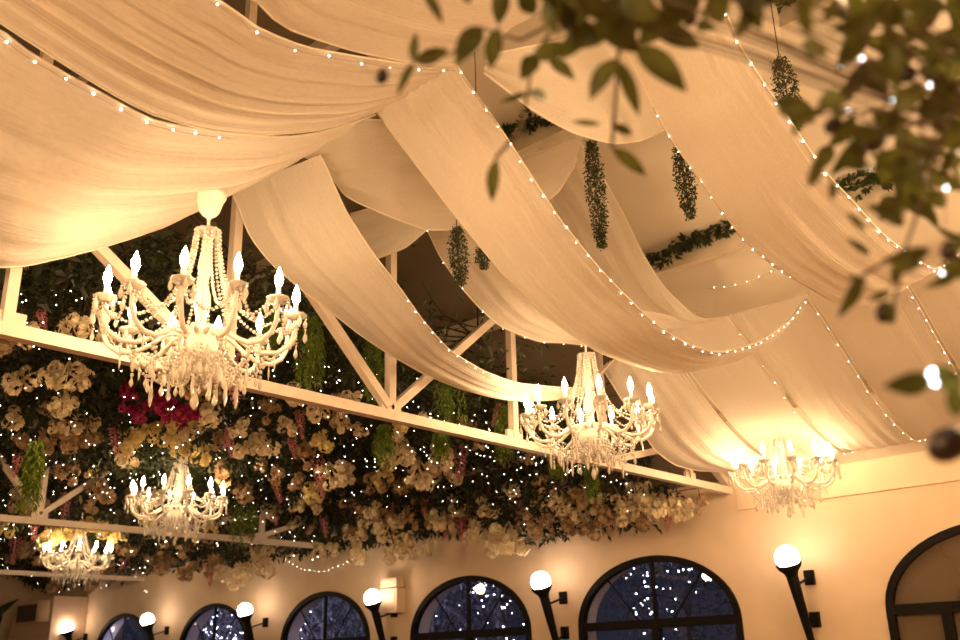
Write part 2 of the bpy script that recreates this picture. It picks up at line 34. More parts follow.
RIGHT_LEAVES = [([-0.576,1.04,2.515],[-0.54,1.024,2.518],0.0231),([-0.684,0.94,2.52],[-0.691,0.904,2.542],0.0311),([-0.56,1.044,2.536],[-0.612,1.006,2.573],0.0344),([-0.552,1.047,2.546],[-0.615,1.009,2.553],0.0228),([-0.582,1.03,2.524],[-0.523,1.041,2.535],0.0259),([-0.7,0.929,2.513],[-0.692,0.954,2.462],0.023),([-0.614,0.991,2.545],[-0.599,1.022,2.516],0.0253),([-0.676,0.931,2.553],[-0.711,0.921,2.526],0.032),([-0.431,1.172,2.514],[-0.451,1.147,2.528],0.0273),([-0.5,1.105,2.522],[-0.529,1.076,2.466],0.0224),([-0.523,1.073,2.548],[-0.552,1.022,2.501],0.0359),([-0.637,0.981,2.524],[-0.638,0.917,2.536],0.0297),([-0.636,0.978,2.532],[-0.588,1.011,2.523],0.0355),([-0.479,1.12,2.531],[-0.475,1.145,2.458],0.0358),([-0.471,1.144,2.498],[-0.472,1.143,2.571],0.0296),([-0.463,1.134,2.532],[-0.453,1.11,2.546],0.0263),([-0.61,1.025,2.483],[-0.589,0.997,2.52],0.0332),([-0.477,1.124,2.526],[-0.469,1.153,2.599],0.0351),([-0.677,0.945,2.521],[-0.641,1.004,2.569],0.0206),([-0.476,1.134,2.507],[-0.504,1.117,2.442],0.0252),([-0.599,1.007,2.54],[-0.633,0.987,2.503],0.0327),([-0.486,1.109,2.542],[-0.519,1.097,2.559],0.0334),([-0.57,1.048,2.51],[-0.529,1.129,2.524],0.0213),([-0.689,0.943,2.506],[-0.713,0.9,2.528],0.0354),([-0.467,1.141,2.509],[-0.475,1.118,2.539],0.0212),([-0.436,1.16,2.53],[-0.477,1.146,2.544],0.0334),([-0.607,1.027,2.484],[-0.615,1.015,2.524],0.0215),([-0.671,0.961,2.501],[-0.711,0.953,2.552],0.0209),([-0.425,1.175,2.52],[-0.446,1.132,2.564],0.022),([-0.473,1.128,2.527],[-0.424,1.151,2.485],0.0314),([-0.599,1.014,2.525],[-0.634,1.024,2.476],0.0327),([-0.462,1.135,2.531],[-0.525,1.104,2.511],0.0277),([-0.603,1.019,2.509],[-0.645,0.979,2.487],0.0286),([-0.68,0.948,2.51],[-0.692,0.982,2.451],0.0234),([-0.219,1.135,2.314],[-0.22,1.143,2.252],0.0302),([-0.392,1.516,2.276],[-0.371,1.508,2.293],0.0372),([-0.409,1.408,2.589],[-0.424,1.354,2.635],0.0331),([-0.291,1.191,2.353],[-0.272,1.217,2.332],0.0283),([-0.42,1.407,2.556],[-0.402,1.422,2.594],0.0383),([-0.305,1.307,2.292],[-0.272,1.339,2.251],0.0266),([-0.378,1.684,2.363],[-0.419,1.636,2.412],0.0325),([-0.294,1.185,2.398],[-0.319,1.123,2.406],0.0284),([-0.429,1.614,2.629],[-0.442,1.638,2.577],0.042),([-0.24,1.21,2.266],[-0.214,1.237,2.297],0.0234),([-0.434,1.592,2.474],[-0.44,1.652,2.397],0.0426),([-0.371,1.368,2.343],[-0.392,1.3,2.354],0.0375),([-0.485,1.379,2.369],[-0.51,1.365,2.323],0.0267),([-0.406,1.471,2.615],[-0.36,1.554,2.638],0.0318),([-0.389,1.328,2.329],[-0.358,1.306,2.352],0.0213),([-0.349,1.699,2.468],[-0.408,1.678,2.507],0.0363),([-0.42,1.463,2.602],[-0.478,1.445,2.537],0.0358),([-0.354,1.38,2.468],[-0.361,1.346,2.513],0.0331),([-0.329,1.217,2.198],[-0.31,1.218,2.156],0.0247),([-0.453,1.546,2.327],[-0.474,1.509,2.274],0.0322),([-0.371,1.303,2.272],[-0.345,1.315,2.225],0.0269),([-0.27,1.064,2.348],[-0.296,1.033,2.324],0.0234),([-0.36,1.389,2.296],[-0.404,1.33,2.247],0.0207),([-0.203,1.117,2.318],[-0.157,1.148,2.308],0.0271),([-0.48,1.61,2.452],[-0.497,1.665,2.406],0.036),([-0.23,1.213,2.349],[-0.255,1.25,2.33],0.0229),([-0.38,1.284,2.425],[-0.421,1.293,2.384],0.0247),([-0.277,1.259,2.067],[-0.302,1.239,2.096],0.0229),([-0.306,1.129,2.193],[-0.296,1.09,2.196],0.018),([-0.344,1.584,2.51],[-0.387,1.534,2.434],0.042),([-0.327,1.349,2.106],[-0.367,1.297,2.066],0.0197),([-0.455,1.547,2.689],[-0.392,1.586,2.731],0.0401),([-0.336,1.572,2.245],[-0.296,1.593,2.221],0.0365),([-0.373,1.257,2.234],[-0.348,1.282,2.252],0.0184),([-0.321,1.205,2.148],[-0.322,1.206,2.183],0.022),([-0.222,1.22,2.309],[-0.189,1.27,2.312],0.0284),([-0.365,1.649,2.38],[-0.317,1.715,2.395],0.0223),([-0.45,1.607,2.352],[-0.428,1.668,2.297],0.0235),([-0.509,1.398,2.443],[-0.564,1.371,2.485],0.0312),([-0.27,1.263,2.463],[-0.322,1.207,2.45],0.0294),([-0.351,1.595,2.236],[-0.398,1.533,2.25],0.0272),([-0.252,1.266,2.38],[-0.224,1.316,2.36],0.0317),([-0.309,1.566,2.487],[-0.3,1.568,2.398],0.0349),([-0.501,1.539,2.457],[-0.506,1.516,2.386],0.0373),([-0.432,1.59,2.456],[-0.469,1.581,2.482],0.0364),([-0.332,1.529,2.353],[-0.361,1.472,2.304],0.0292),([-0.253,1.368,2.343],[-0.299,1.392,2.306],0.0255),([-0.416,1.202,2.328],[-0.465,1.171,2.288],0.0222),([-0.291,1.167,2.054],[-0.265,1.196,2.078],0.0189),([-0.389,1.539,2.626],[-0.332,1.571,2.557],0.028),([-0.253,1.17,2.224],[-0.28,1.197,2.2],0.0225),([-0.422,1.575,2.608],[-0.422,1.542,2.631],0.0321),([-0.326,1.378,2.412],[-0.294,1.414,2.375],0.0264),([-0.433,1.441,2.531],[-0.411,1.479,2.504],0.0331),([-0.283,1.428,2.602],[-0.319,1.381,2.581],0.0222),([-0.418,1.551,2.56],[-0.378,1.551,2.587],0.0265),([-0.39,1.091,2.276],[-0.354,1.089,2.254],0.0311),([-0.388,1.601,2.575],[-0.347,1.659,2.558],0.0395),([-0.357,1.094,2.242],[-0.38,1.102,2.276],0.0191),([-0.227,1.154,2.268],[-0.253,1.163,2.292],0.0253),([-0.301,1.293,2.339],[-0.273,1.346,2.335],0.0248),([-0.474,1.666,2.433],[-0.476,1.696,2.381],0.0326),([-0.391,1.319,2.295],[-0.342,1.334,2.276],0.0272),([-0.34,1.184,2.128],[-0.342,1.141,2.142],0.0171),([-0.449,1.536,2.675],[-0.498,1.473,2.692],0.0239),([-0.402,1.29,2.312],[-0.45,1.25,2.25],0.0266),([-0.287,1.682,2.747],[-0.325,1.665,2.672],0.0387),([-0.322,1.155,2.049],[-0.357,1.133,2.036],0.0248),([-0.425,1.178,2.45],[-0.422,1.154,2.471],0.0209),([-0.335,1.31,2.542],[-0.318,1.274,2.566],0.0322),([-0.34,1.294,2.094],[-0.305,1.376,2.1],0.0269),([-0.311,1.398,2.297],[-0.32,1.438,2.24],0.0215),([-0.345,0.984,2.335],[-0.314,1.035,2.369],0.0162),([-0.285,1.046,2.331],[-0.328,0.987,2.295],0.0217),([-0.53,1.562,2.504],[-0.497,1.613,2.473],0.0338),([-0.353,1.644,2.511],[-0.29,1.682,2.528],0.0277),([-0.338,1.158,2.227],[-0.38,1.097,2.226],0.026),([-0.36,1.346,2.496],[-0.384,1.401,2.445],0.0311),([-0.489,1.552,2.571],[-0.518,1.501,2.517],0.0322),([-0.439,1.295,2.277],[-0.413,1.336,2.282],0.0236),([-0.405,1.447,2.456],[-0.427,1.377,2.476],0.0322),([-0.276,1.305,2.341],[-0.299,1.279,2.346],0.0199),([-0.24,1.202,2.334],[-0.275,1.182,2.357],0.017),([-0.499,1.393,2.627],[-0.488,1.377,2.692],0.0227),([-0.428,1.335,2.38],[-0.479,1.351,2.352],0.031),([-0.426,1.572,2.438],[-0.453,1.58,2.382],0.0244),([-0.328,1.545,2.585],[-0.347,1.533,2.486],0.0356),([-0.431,1.633,2.547],[-0.395,1.63,2.557],0.0289),([-0.329,1.127,2.398],[-0.363,1.142,2.375],0.0177),([-0.377,1.649,2.611],[-0.338,1.676,2.581],0.0388),([-0.396,1.606,2.18],[-0.405,1.612,2.227],0.0342),([-0.406,1.326,2.578],[-0.43,1.277,2.526],0.0336),([-0.27,1.465,2.621],[-0.219,1.494,2.612],0.0381),([-0.298,1.111,2.33],[-0.307,1.139,2.277],0.0281),([-0.337,1.344,2.357],[-0.311,1.348,2.313],0.0318),([-0.284,1.048,2.328],[-0.333,1.044,2.335],0.0244),([-0.316,1.561,2.573],[-0.309,1.539,2.611],0.0289),([-0.185,1.156,2.382],[-0.216,1.137,2.381],0.0264),([-0.28,1.337,2.271],[-0.255,1.376,2.328],0.0274),([-0.457,1.478,2.381],[-0.432,1.56,2.357],0.0236),([-0.345,1.606,2.46],[-0.285,1.669,2.479],0.0343),([-0.25,1.298,2.247],[-0.229,1.318,2.303],0.0224),([-0.306,1.709,2.57],[-0.279,1.739,2.535],0.0289),([-0.322,1.076,2.345],[-0.349,1.06,2.291],0.0255),([-0.224,1.302,2.506],[-0.25,1.299,2.448],0.0269),([-0.254,1.217,2.434],[-0.283,1.187,2.38],0.0326),([-0.327,1.45,2.527],[-0.272,1.518,2.547],0.0393),([-0.352,0.989,2.304],[-0.348,0.954,2.334],0.0177),([-0.239,1.522,2.652],[-0.234,1.588,2.625],0.0366),([-0.288,1.161,2.236],[-0.281,1.135,2.26],0.0211),([-0.395,1.46,2.323],[-0.355,1.455,2.342],0.0346),([-0.225,1.34,2.465],[-0.272,1.288,2.461],0.0341),([-0.462,1.557,2.646],[-0.392,1.628,2.652],0.0352),([-0.315,1.556,2.373],[-0.35,1.497,2.355],0.0254),([-0.309,1.571,2.677],[-0.321,1.597,2.633],0.0286),([-0.254,1.439,2.591],[-0.248,1.409,2.615],0.0218),([-0.304,1.147,2.433],[-0.269,1.195,2.444],0.0262),([-0.377,1.665,2.525],[-0.313,1.743,2.514],0.0394),([-0.307,1.386,2.313],[-0.337,1.326,2.292],0.0211),([-0.3,1.517,2.394],[-0.336,1.511,2.434],0.0234),([-0.327,1.307,2.545],[-0.337,1.301,2.451],0.0212),([-0.463,1.596,2.388],[-0.439,1.656,2.317],0.032),([-0.31,1.112,2.239],[-0.266,1.11,2.246],0.029),([-0.381,1.658,2.189],[-0.355,1.699,2.17],0.0272),([-0.291,1.467,2.342],[-0.256,1.542,2.342],0.0307),([-0.447,1.618,2.382],[-0.491,1.626,2.354],0.0308),([-0.378,1.635,2.202],[-0.398,1.643,2.156],0.0215),([-0.391,1.484,2.39],[-0.352,1.508,2.346],0.0247),([-0.459,1.577,2.46],[-0.435,1.582,2.482],0.0265),([-0.414,1.572,2.584],[-0.378,1.575,2.606],0.0233),([-0.268,1.193,2.065],[-0.281,1.201,2.015],0.0283),([-0.415,1.154,2.51],[-0.407,1.141,2.533],0.0271),([-0.403,1.094,2.203],[-0.432,1.119,2.177],0.0209),([-0.442,1.209,2.317],[-0.487,1.194,2.351],0.0263),([-0.402,1.533,2.662],[-0.358,1.582,2.623],0.0387),([-0.347,1.425,2.286],[-0.404,1.399,2.281],0.023),([-0.356,1.671,2.479],[-0.378,1.693,2.43],0.0398),([-0.365,1.337,2.463],[-0.36,1.388,2.443],0.0252),([-0.325,1.562,2.646],[-0.37,1.5,2.598],0.0258),([-0.36,1.071,2.322],[-0.392,1.075,2.359],0.0221),([-0.318,1.168,2.389],[-0.317,1.228,2.366],0.0305)]
FRONT_BULBS = [[-0.332,1.157,1.906],[-0.413,1.268,2.352],[-0.406,1.245,2.412],[-0.366,1.219,2.393],[-0.345,1.265,2.191],[-0.294,1.244,2.327],[-0.309,1.226,2.337],[-0.336,1.215,2.309],[-0.345,1.315,2.087],[-0.413,1.281,2.032],[-0.388,1.26,2.413],[-0.3,1.242,2.172],[-0.274,1.228,2.249]]


# ------------------------------------------------------------------ materials
def new_mat(name):
    m = bpy.data.materials.new(name); m.use_nodes = True
    return m, m.node_tree, m.node_tree.nodes['Principled BSDF']

def mat(name, col, rough=.6, var=.12, scale=6., metal=0., trans=0., ior=1.45, bump=0., emit=None, estr=0., sub=None):
    m, nt, b = new_mat(name)
    tc = nt.nodes.new('ShaderNodeTexCoord')
    nz = nt.nodes.new('ShaderNodeTexNoise'); nz.inputs['Scale'].default_value = scale; nz.inputs['Detail'].default_value = 4
    nt.links.new(tc.outputs['Object'], nz.inputs['Vector'])
    cr = nt.nodes.new('ShaderNodeValToRGB')
    cr.color_ramp.elements[0].position = .3; cr.color_ramp.elements[1].position = .7
    cr.color_ramp.elements[0].color = tuple(c*(1-var) for c in col)+(1,)
    cr.color_ramp.elements[1].color = tuple(min(1, c*(1+var)) for c in col)+(1,)
    nt.links.new(nz.outputs['Fac'], cr.inputs['Fac'])
    nt.links.new(cr.outputs['Color'], b.inputs['Base Color'])
    b.inputs['Roughness'].default_value = rough
    b.inputs['Metallic'].default_value = metal
    b.inputs['Transmission Weight'].default_value = trans
    b.inputs['IOR'].default_value = ior
    if emit:
        b.inputs['Emission Color'].default_value = tuple(emit)+(1,)
        b.inputs['Emission Strength'].default_value = estr
    if bump:
        bp = nt.nodes.new('ShaderNodeBump'); bp.inputs['Strength'].default_value = bump; bp.inputs['Distance'].default_value = .02
        nt.links.new(nz.outputs['Fac'], bp.inputs['Height']); nt.links.new(bp.outputs['Normal'], b.inputs['Normal'])
    return m

M_SPEC = {}
def leafy(name, col, var=.35, transl=.35, scale=8.):
    """leaf, petal or cloth: diffuse plus light coming through"""
    m, nt, b = new_mat(name)
    out = nt.nodes['Material Output']
    tc = nt.nodes.new('ShaderNodeTexCoord')
    nz = nt.nodes.new('ShaderNodeTexNoise'); nz.inputs['Scale'].default_value = scale
    nt.links.new(tc.outputs['Object'], nz.inputs['Vector'])
    cr = nt.nodes.new('ShaderNodeValToRGB')
    cr.color_ramp.elements[0].position = .3; cr.color_ramp.elements[1].position = .72
    cr.color_ramp.elements[0].color = tuple(c*(1-var) for c in col)+(1,)
    cr.color_ramp.elements[1].color = tuple(min(1, c*(1+var)) for c in col)+(1,)
    nt.links.new(nz.outputs['Fac'], cr.inputs['Fac'])
    nt.links.new(cr.outputs['Color'], b.inputs['Base Color'])
    b.inputs['Roughness'].default_value = .5
    tr = nt.nodes.new('ShaderNodeBsdfTranslucent')
    nt.links.new(cr.outputs['Color'], tr.inputs['Color'])
    mx = nt.nodes.new('ShaderNodeMixShader'); mx.inputs[0].default_value = transl
    nt.links.new(b.outputs[0], mx.inputs[1]); nt.links.new(tr.outputs[0], mx.inputs[2])
    nt.links.new(mx.outputs[0], out.inputs['Surface'])
    return m

def cloth_mat(name, col, sheer=.14, transl=.4):
    m, nt, b = new_mat(name)
    out = nt.nodes['Material Output']
    uv = nt.nodes.new('ShaderNodeUVMap')
    mp = nt.nodes.new('ShaderNodeMapping'); mp.inputs['Scale'].default_value = (3., 85, 1)
    nt.links.new(uv.outputs[0], mp.inputs[0])
    nz = nt.nodes.new('ShaderNodeTexNoise'); nz.inputs['Scale'].default_value = 1.; nz.inputs['Detail'].default_value = 6; nz.inputs['Distortion'].default_value = .6
    nt.links.new(mp.outputs[0], nz.inputs['Vector'])
    mp2 = nt.nodes.new('ShaderNodeMapping'); mp2.inputs['Scale'].default_value = (160, 60, 1)
    nt.links.new(uv.outputs[0], mp2.inputs[0])
    n2 = nt.nodes.new('ShaderNodeTexNoise'); n2.inputs['Scale'].default_value = 1.; n2.inputs['Detail'].default_value = 3
    nt.links.new(mp2.outputs[0], n2.inputs['Vector'])
    ad = nt.nodes.new('ShaderNodeMath'); ad.operation = 'MULTIPLY_ADD'; ad.inputs[1].default_value = .3
    nt.links.new(n2.outputs['Fac'], ad.inputs[0]); nt.links.new(nz.outputs['Fac'], ad.inputs[2])
    bp = nt.nodes.new('ShaderNodeBump'); bp.inputs['Strength'].default_value = .5; bp.inputs['Distance'].default_value = .03
    nt.links.new(ad.outputs[0], bp.inputs['Height'])
    cr = nt.nodes.new('ShaderNodeValToRGB')
    cr.color_ramp.elements[0].position = .35; cr.color_ramp.elements[1].position = .65
    cr.color_ramp.elements[0].color = tuple(c*.94 for c in col)+(1,); cr.color_ramp.elements[1].color = tuple(col)+(1,)
    nt.links.new(n2.outputs['Fac'], cr.inputs['Fac'])
    d = nt.nodes.new('ShaderNodeBsdfDiffuse'); t = nt.nodes.new('ShaderNodeBsdfTranslucent'); tp = nt.nodes.new('ShaderNodeBsdfTransparent')
    for n in (d, t):
        nt.links.new(cr.outputs['Color'], n.inputs['Color']); nt.links.new(bp.outputs['Normal'], n.inputs['Normal'])
    m1 = nt.nodes.new('ShaderNodeMixShader'); m1.inputs[0].default_value = transl
    nt.links.new(d.outputs[0], m1.inputs[1]); nt.links.new(t.outputs[0], m1.inputs[2])
    m2 = nt.nodes.new('ShaderNodeMixShader'); m2.inputs[0].default_value = sheer
    nt.links.new(m1.outputs[0], m2.inputs[1]); nt.links.new(tp.outputs[0], m2.inputs[2])
    nt.links.new(m2.outputs[0], out.inputs['Surface'])
    nt.nodes.remove(b)
    return m

def glow(name, col, strength):
    m, nt, b = new_mat(name)
    b.inputs['Base Color'].default_value = tuple(col)+(1,)
    b.inputs['Emission Color'].default_value = tuple(col)+(1,)
    b.inputs['Emission Strength'].default_value = strength
    return m

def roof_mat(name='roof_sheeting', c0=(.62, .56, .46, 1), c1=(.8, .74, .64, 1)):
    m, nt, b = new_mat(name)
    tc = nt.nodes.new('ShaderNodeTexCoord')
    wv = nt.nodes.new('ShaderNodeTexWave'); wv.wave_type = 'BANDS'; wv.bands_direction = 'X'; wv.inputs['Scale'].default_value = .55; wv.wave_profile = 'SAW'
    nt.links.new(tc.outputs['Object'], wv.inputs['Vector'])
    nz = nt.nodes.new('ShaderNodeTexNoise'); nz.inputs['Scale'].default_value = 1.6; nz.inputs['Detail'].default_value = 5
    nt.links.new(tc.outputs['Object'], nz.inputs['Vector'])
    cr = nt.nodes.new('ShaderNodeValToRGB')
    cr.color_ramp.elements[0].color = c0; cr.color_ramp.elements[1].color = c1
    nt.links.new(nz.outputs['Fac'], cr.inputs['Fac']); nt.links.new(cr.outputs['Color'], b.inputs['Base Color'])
    bp = nt.nodes.new('ShaderNodeBump'); bp.inputs['Strength'].default_value = .4; bp.inputs['Distance'].default_value = .02
    nt.links.new(wv.outputs['Fac'], bp.inputs['Height']); nt.links.new(bp.outputs['Normal'], b.inputs['Normal'])
    b.inputs['Roughness'].default_value = .75
    return m

WARM = (1., .60, .27)
M = {
 'wall': mat('cream_plaster', (.71, .57, .41), .85, .05, 3., bump=.15),
 'trim': mat('painted_trim', (.74, .61, .45), .7, .04, 3.),
 'roof': roof_mat(),
 'roofshade': roof_mat('roof_painted_shade', (.17, .13, .085, 1), (.30, .24, .16, 1)),  # roof colour darkened to stand for the dimmer light above the flowers
 'floor': mat('timber_floor', (.36, .22, .12), .45, .3, 2.),
 'steel': mat('white_painted_steel', (.64, .56, .47), .5, .05, 9.),
 'beam': mat('painted_purlin', (.66, .59, .47), .6, .08, 5.),
 'cloth': cloth_mat('sheer_white_cloth', (.90, .84, .745)),
 'crystal': mat('cut_crystal', (1., .96, .88), .06, .02, 20., trans=.45),
 'glassarm': mat('milky_glass', (1., .96, .88), .15, .02, 20., trans=.12),
 'ceramic': mat('white_enamel', (.9, .87, .8), .3, .03, 9.),
 'candle': mat('white_candle_sleeve', (.95, .9, .8), .5, .03, 20.),
 'bulb': glow('warm_bulb', (1., .642, .328), 72.),
 'globe': glow('opal_globe', (1., .72, .50), 9.),
 'fairy': glow('fairy_light', (1., .86, .66), 9.),
 'fairycool': glow('cool_fairy_light', (.86, .9, 1.), 6.),
 'gardenlamp': glow('garden_light', (.80, .80, 1.), 14.),
 'wire': mat('thin_clear_wire', (.35, .28, .2), .5, .05),
 'black': mat('black_iron', (.008, .007, .006), .55, .2, 8.),
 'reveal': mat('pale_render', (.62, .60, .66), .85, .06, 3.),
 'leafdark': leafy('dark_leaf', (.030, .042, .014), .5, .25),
 'ivy': leafy('ivy_leaf', (.035, .055, .014), .4, .25),
 'fern': leafy('fern_green', (.16, .24, .030), .4, .35),
 'olive': leafy('olive_leaf', (.075, .082, .014), .5, .45, 22.),
 'banana': leafy('banana_leaf', (.035, .07, .02), .3, .3),
 'stem': mat('brown_stem', (.10, .07, .03), .7, .3, 20.),
 'twig': mat('dark_twig', (.035, .022, .012), .8, .3, 10.),
 'berry': mat('dark_olive_fruit', (.012, .005, .006), .35, .3, 20.),
 'W': leafy('cream_petal', (.92, .79, .56), .16, .3, 12.),
 'Y': leafy('yellow_petal', (.92, .76, .36), .18, .3, 12.),
 'D': leafy('dusty_petal', (.52, .37, .22), .3, .3, 12.),
 'P': leafy('pink_petal', (.72, .32, .34), .3, .3, 16.),
 'M': leafy('magenta_petal', (.48, .02, .14), .35, .3, 16.),
 'ac': mat('beige_plastic', (.62, .48, .36), .5, .05, 3.),
 'dark': mat('dark_recess', (.08, .06, .045), .7, .1),
 'ground': mat('dark_paving', (.06, .06, .07), .9, .3),
 'treeleaf': leafy('garden_leaf', (.10, .10, .12), .5, .3),
 'trunk': mat('bark', (.09, .08, .09), .9, .3, 10., bump=.4),
}

def glass_mat(name, tint, rough, mixdiff, dcol):
    m, nt, b = new_mat(name); out = nt.nodes['Material Output']; nt.nodes.remove(b)
    tp = nt.nodes.new('ShaderNodeBsdfTransparent'); tp.inputs[0].default_value = tint+(1,)
    gl = nt.nodes.new('ShaderNodeBsdfGlossy'); gl.inputs['Roughness'].default_value = rough
    lw = nt.nodes.new('ShaderNodeLayerWeight'); lw.inputs['Blend'].default_value = .5
    pw = nt.nodes.new('ShaderNodeMath'); pw.operation = 'POWER'; pw.inputs[1].default_value = 4.; nt.links.new(lw.outputs['Facing'], pw.inputs[0])
    fr = nt.nodes.new('ShaderNodeMath'); fr.operation = 'MULTIPLY_ADD'; fr.inputs[1].default_value = .5; fr.inputs[2].default_value = .03; nt.links.new(pw.outputs[0], fr.inputs[0])
    mx = nt.nodes.new('ShaderNodeMixShader')
    nt.links.new(fr.outputs[0], mx.inputs[0]); nt.links.new(tp.outputs[0], mx.inputs[1]); nt.links.new(gl.outputs[0], mx.inputs[2])
    if mixdiff:
        nz = nt.nodes.new('ShaderNodeTexNoise'); nz.inputs['Scale'].default_value = 1.5
        cr = nt.nodes.new('ShaderNodeValToRGB')
        cr.color_ramp.elements[0].color = tuple(c*.8 for c in dcol)+(1,); cr.color_ramp.elements[1].color = dcol+(1,)
        nt.links.new(nz.outputs['Fac'], cr.inputs[0])
        df = nt.nodes.new('ShaderNodeBsdfDiffuse'); nt.links.new(cr.outputs[0], df.inputs[0])
        m2 = nt.nodes.new('ShaderNodeMixShader'); m2.inputs[0].default_value = mixdiff
        nt.links.new(mx.outputs[0], m2.inputs[1]); nt.links.new(df.outputs[0], m2.inputs[2]); mx = m2
    nt.links.new(mx.outputs[0], out.inputs['Surface'])
    return m
M['glass'] = glass_mat('clear_pane', (.93, .94, .97), .01, 0, None)
M['brownpane'] = glass_mat('brown_pane', (.5, .45, .4), .05, .72, (.20, .15, .10))  # brown diffuse colour mixed into the right-edge pane

M['black'].node_tree.nodes['Principled BSDF'].inputs['Specular IOR Level'].default_value = .12
# ------------------------------------------------------------------ mesh helpers
class MB:
    def __init__(s): s.v = []; s.f = []; s.uv = None
    def add(s, vs, fs):
        o = len(s.v); s.v += [tuple(v) for v in vs]; s.f += [tuple(i+o for i in f) for f in fs]; return s
    def box(s, c, d, rot=None):
        x, y, z = (k/2 for k in d)
        vs = [Vector((a*x, b*y, e*z)) for e in (-1, 1) for b in (-1, 1) for a in (-1, 1)]
        if rot is not None: vs = [rot @ v for v in vs]
        vs = [v+Vector(c) for v in vs]
        return s.add(vs, [(0, 2, 3, 1), (4, 5, 7, 6), (0, 1, 5, 4), (2, 6, 7, 3), (0, 4, 6, 2), (1, 3, 7, 5)])
    def bar(s, a, b, w, h=None, up=(1, 0, 0)):
        a, b = Vector(a), Vector(b); h = h or w
        d = b-a; L = d.length; d.normalize()
        u = Vector(up); u = (u-d*u.dot(d)).normalized(); n = d.cross(u)
        R = Matrix((u, n, d)).transposed()
        return s.box((a+b)/2, (w, h, L), R)
    def tube(s, pts, r, n=8, cap=True):
        pts = [Vector(p) for p in pts]
        rr = r if isinstance(r, (list, tuple)) else [r]*len(pts)
        vs = []; fs = []
        ref = Vector((0, 0, 1))
        d0 = (pts[1]-pts[0]).normalized()
        if abs(d0.dot(ref)) > .95: ref = Vector((1, 0, 0))
        u = (ref-d0*ref.dot(d0)).normalized()
        for i, p in enumerate(pts):
            d = (pts[min(i+1, len(pts)-1)]-pts[max(i-1, 0)]).normalized()
            u = u-d*u.dot(d)
            if u.length < 1e-4: u = d.orthogonal()
            u.normalize(); w = d.cross(u)
            for k in range(n):
                a = 2*PI*k/n; vs.append(p+(u*math.cos(a)+w*math.sin(a))*rr[i])
        for i in range(len(pts)-1):
            for k in range(n):
                fs.append((i*n+k, i*n+(k+1) % n, (i+1)*n+(k+1) % n, (i+1)*n+k))
        if cap:
            fs.append(tuple(reversed(range(n)))); fs.append(tuple((len(pts)-1)*n+k for k in range(n)))
        return s.add(vs, fs)
    def lathe(s, prof, n=20, c=(0, 0, 0), flute=0., nf=12):
        vs = []; fs = []
        for (r, z) in prof:
            for k in range(n):
                a = 2*PI*k/n; q = r*(1+flute*math.cos(nf*a))
                vs.append((c[0]+q*math.cos(a), c[1]+q*math.sin(a), c[2]+z))
        for i in range(len(prof)-1):
            for k in range(n):
                fs.append((i*n+k, i*n+(k+1) % n, (i+1)*n+(k+1) % n, (i+1)*n+k))
        fs.append(tuple(reversed(range(n)))); fs.append(tuple((len(prof)-1)*n+k for k in range(n)))
        return s.add(vs, fs)
    def ball(s, c, r, nu=8, nv=5, sz=1.):
        prof = [(max(r*math.sin(PI*i/nv), r*.02), -r*sz*math.cos(PI*i/nv)) for i in range(nv+1)]
        return s.lathe(prof, nu, c)
    def leaf(s, a, b, w, up=(0, 0, 1), bend=.15, fold=.2, seg=1):
        a, b = Vector(a), Vector(b); d = b-a; L = d.length
        if L < 1e-5: return s
        d.normalize(); u = Vector(up)
        u = u-d*u.dot(d)
        if u.length < 1e-3: u = d.orthogonal()
        u.normalize(); sd = d.cross(u)
        if seg == 1:
            m = a+d*L*.45+u*bend*L
            return s.add([a, m-sd*w/2+u*fold*w, b-u*bend*L*.6, m+sd*w/2+u*fold*w], [(0, 1, 2, 3)])
        vs = []; fs = []
        for i in range(seg+1):
            t = i/seg; ww = w*.5*(math.sin(PI*t**.85)**.8 if 0 < t < 1 else .04)
            p = a+d*L*t+u*bend*L*math.sin(PI*t)
            vs += [p-sd*ww+u*fold*ww, p, p+sd*ww+u*fold*ww]
        for i in range(seg):
            o = i*3; fs += [(o, o+1, o+4, o+3), (o+1, o+2, o+5, o+4)]
        return s.add(vs, fs)
    def mesh(s, name, m, smooth=True):
        me = bpy.data.meshes.new(name); me.from_pydata(s.v, [], s.f); me.materials.append(m)
        if smooth: me.polygons.foreach_set('use_smooth', [True]*len(me.polygons))
        me.update(); return me
    def build(s, name, m, parent=None, loc=(0, 0, 0), smooth=False):
        return put(s.mesh(name, m, smooth), name, parent, loc)

def put(me, name, parent=None, loc=(0, 0, 0), rot=(0, 0, 0), sc=1.):
    o = bpy.data.objects.new(name, me); COL.objects.link(o)
    o.location = loc; o.rotation_euler = rot
    o.scale = (sc, sc, sc) if isinstance(sc, (int, float)) else sc
    if parent: o.parent = parent
    return o
def tag(o, label=None, cat=None, group=None, kind=None):
    if label: o['label'] = label
    if cat: o['category'] = cat
    if group: o['group'] = group
    if kind: o['kind'] = kind
    return o
def empty(name, loc=(0, 0, 0)):
    o = bpy.data.objects.new(name, None); COL.objects.link(o); o.location = loc; o.empty_display_size = .1
    return o
def struct(o, label=None, cat=None): return tag(o, label, cat, kind='structure')
def copy_tree(o, parent=None):
    c = o.copy(); COL.objects.link(c)
    if parent: c.parent = parent
    for ch in o.children: copy_tree(ch, c)
    return c

# ------------------------------------------------------------------ the building
EAVE, PITCH, RIDGE, YW, YB, XL, XR = 3.5, .586, 3.4, 10., -3.2, -23., 5.
ZR = EAVE+(YW-RIDGE)*PITCH
def roof_z(y): return EAVE+(YW-y)*PITCH if y >= RIDGE else ZR-(RIDGE-y)*PITCH

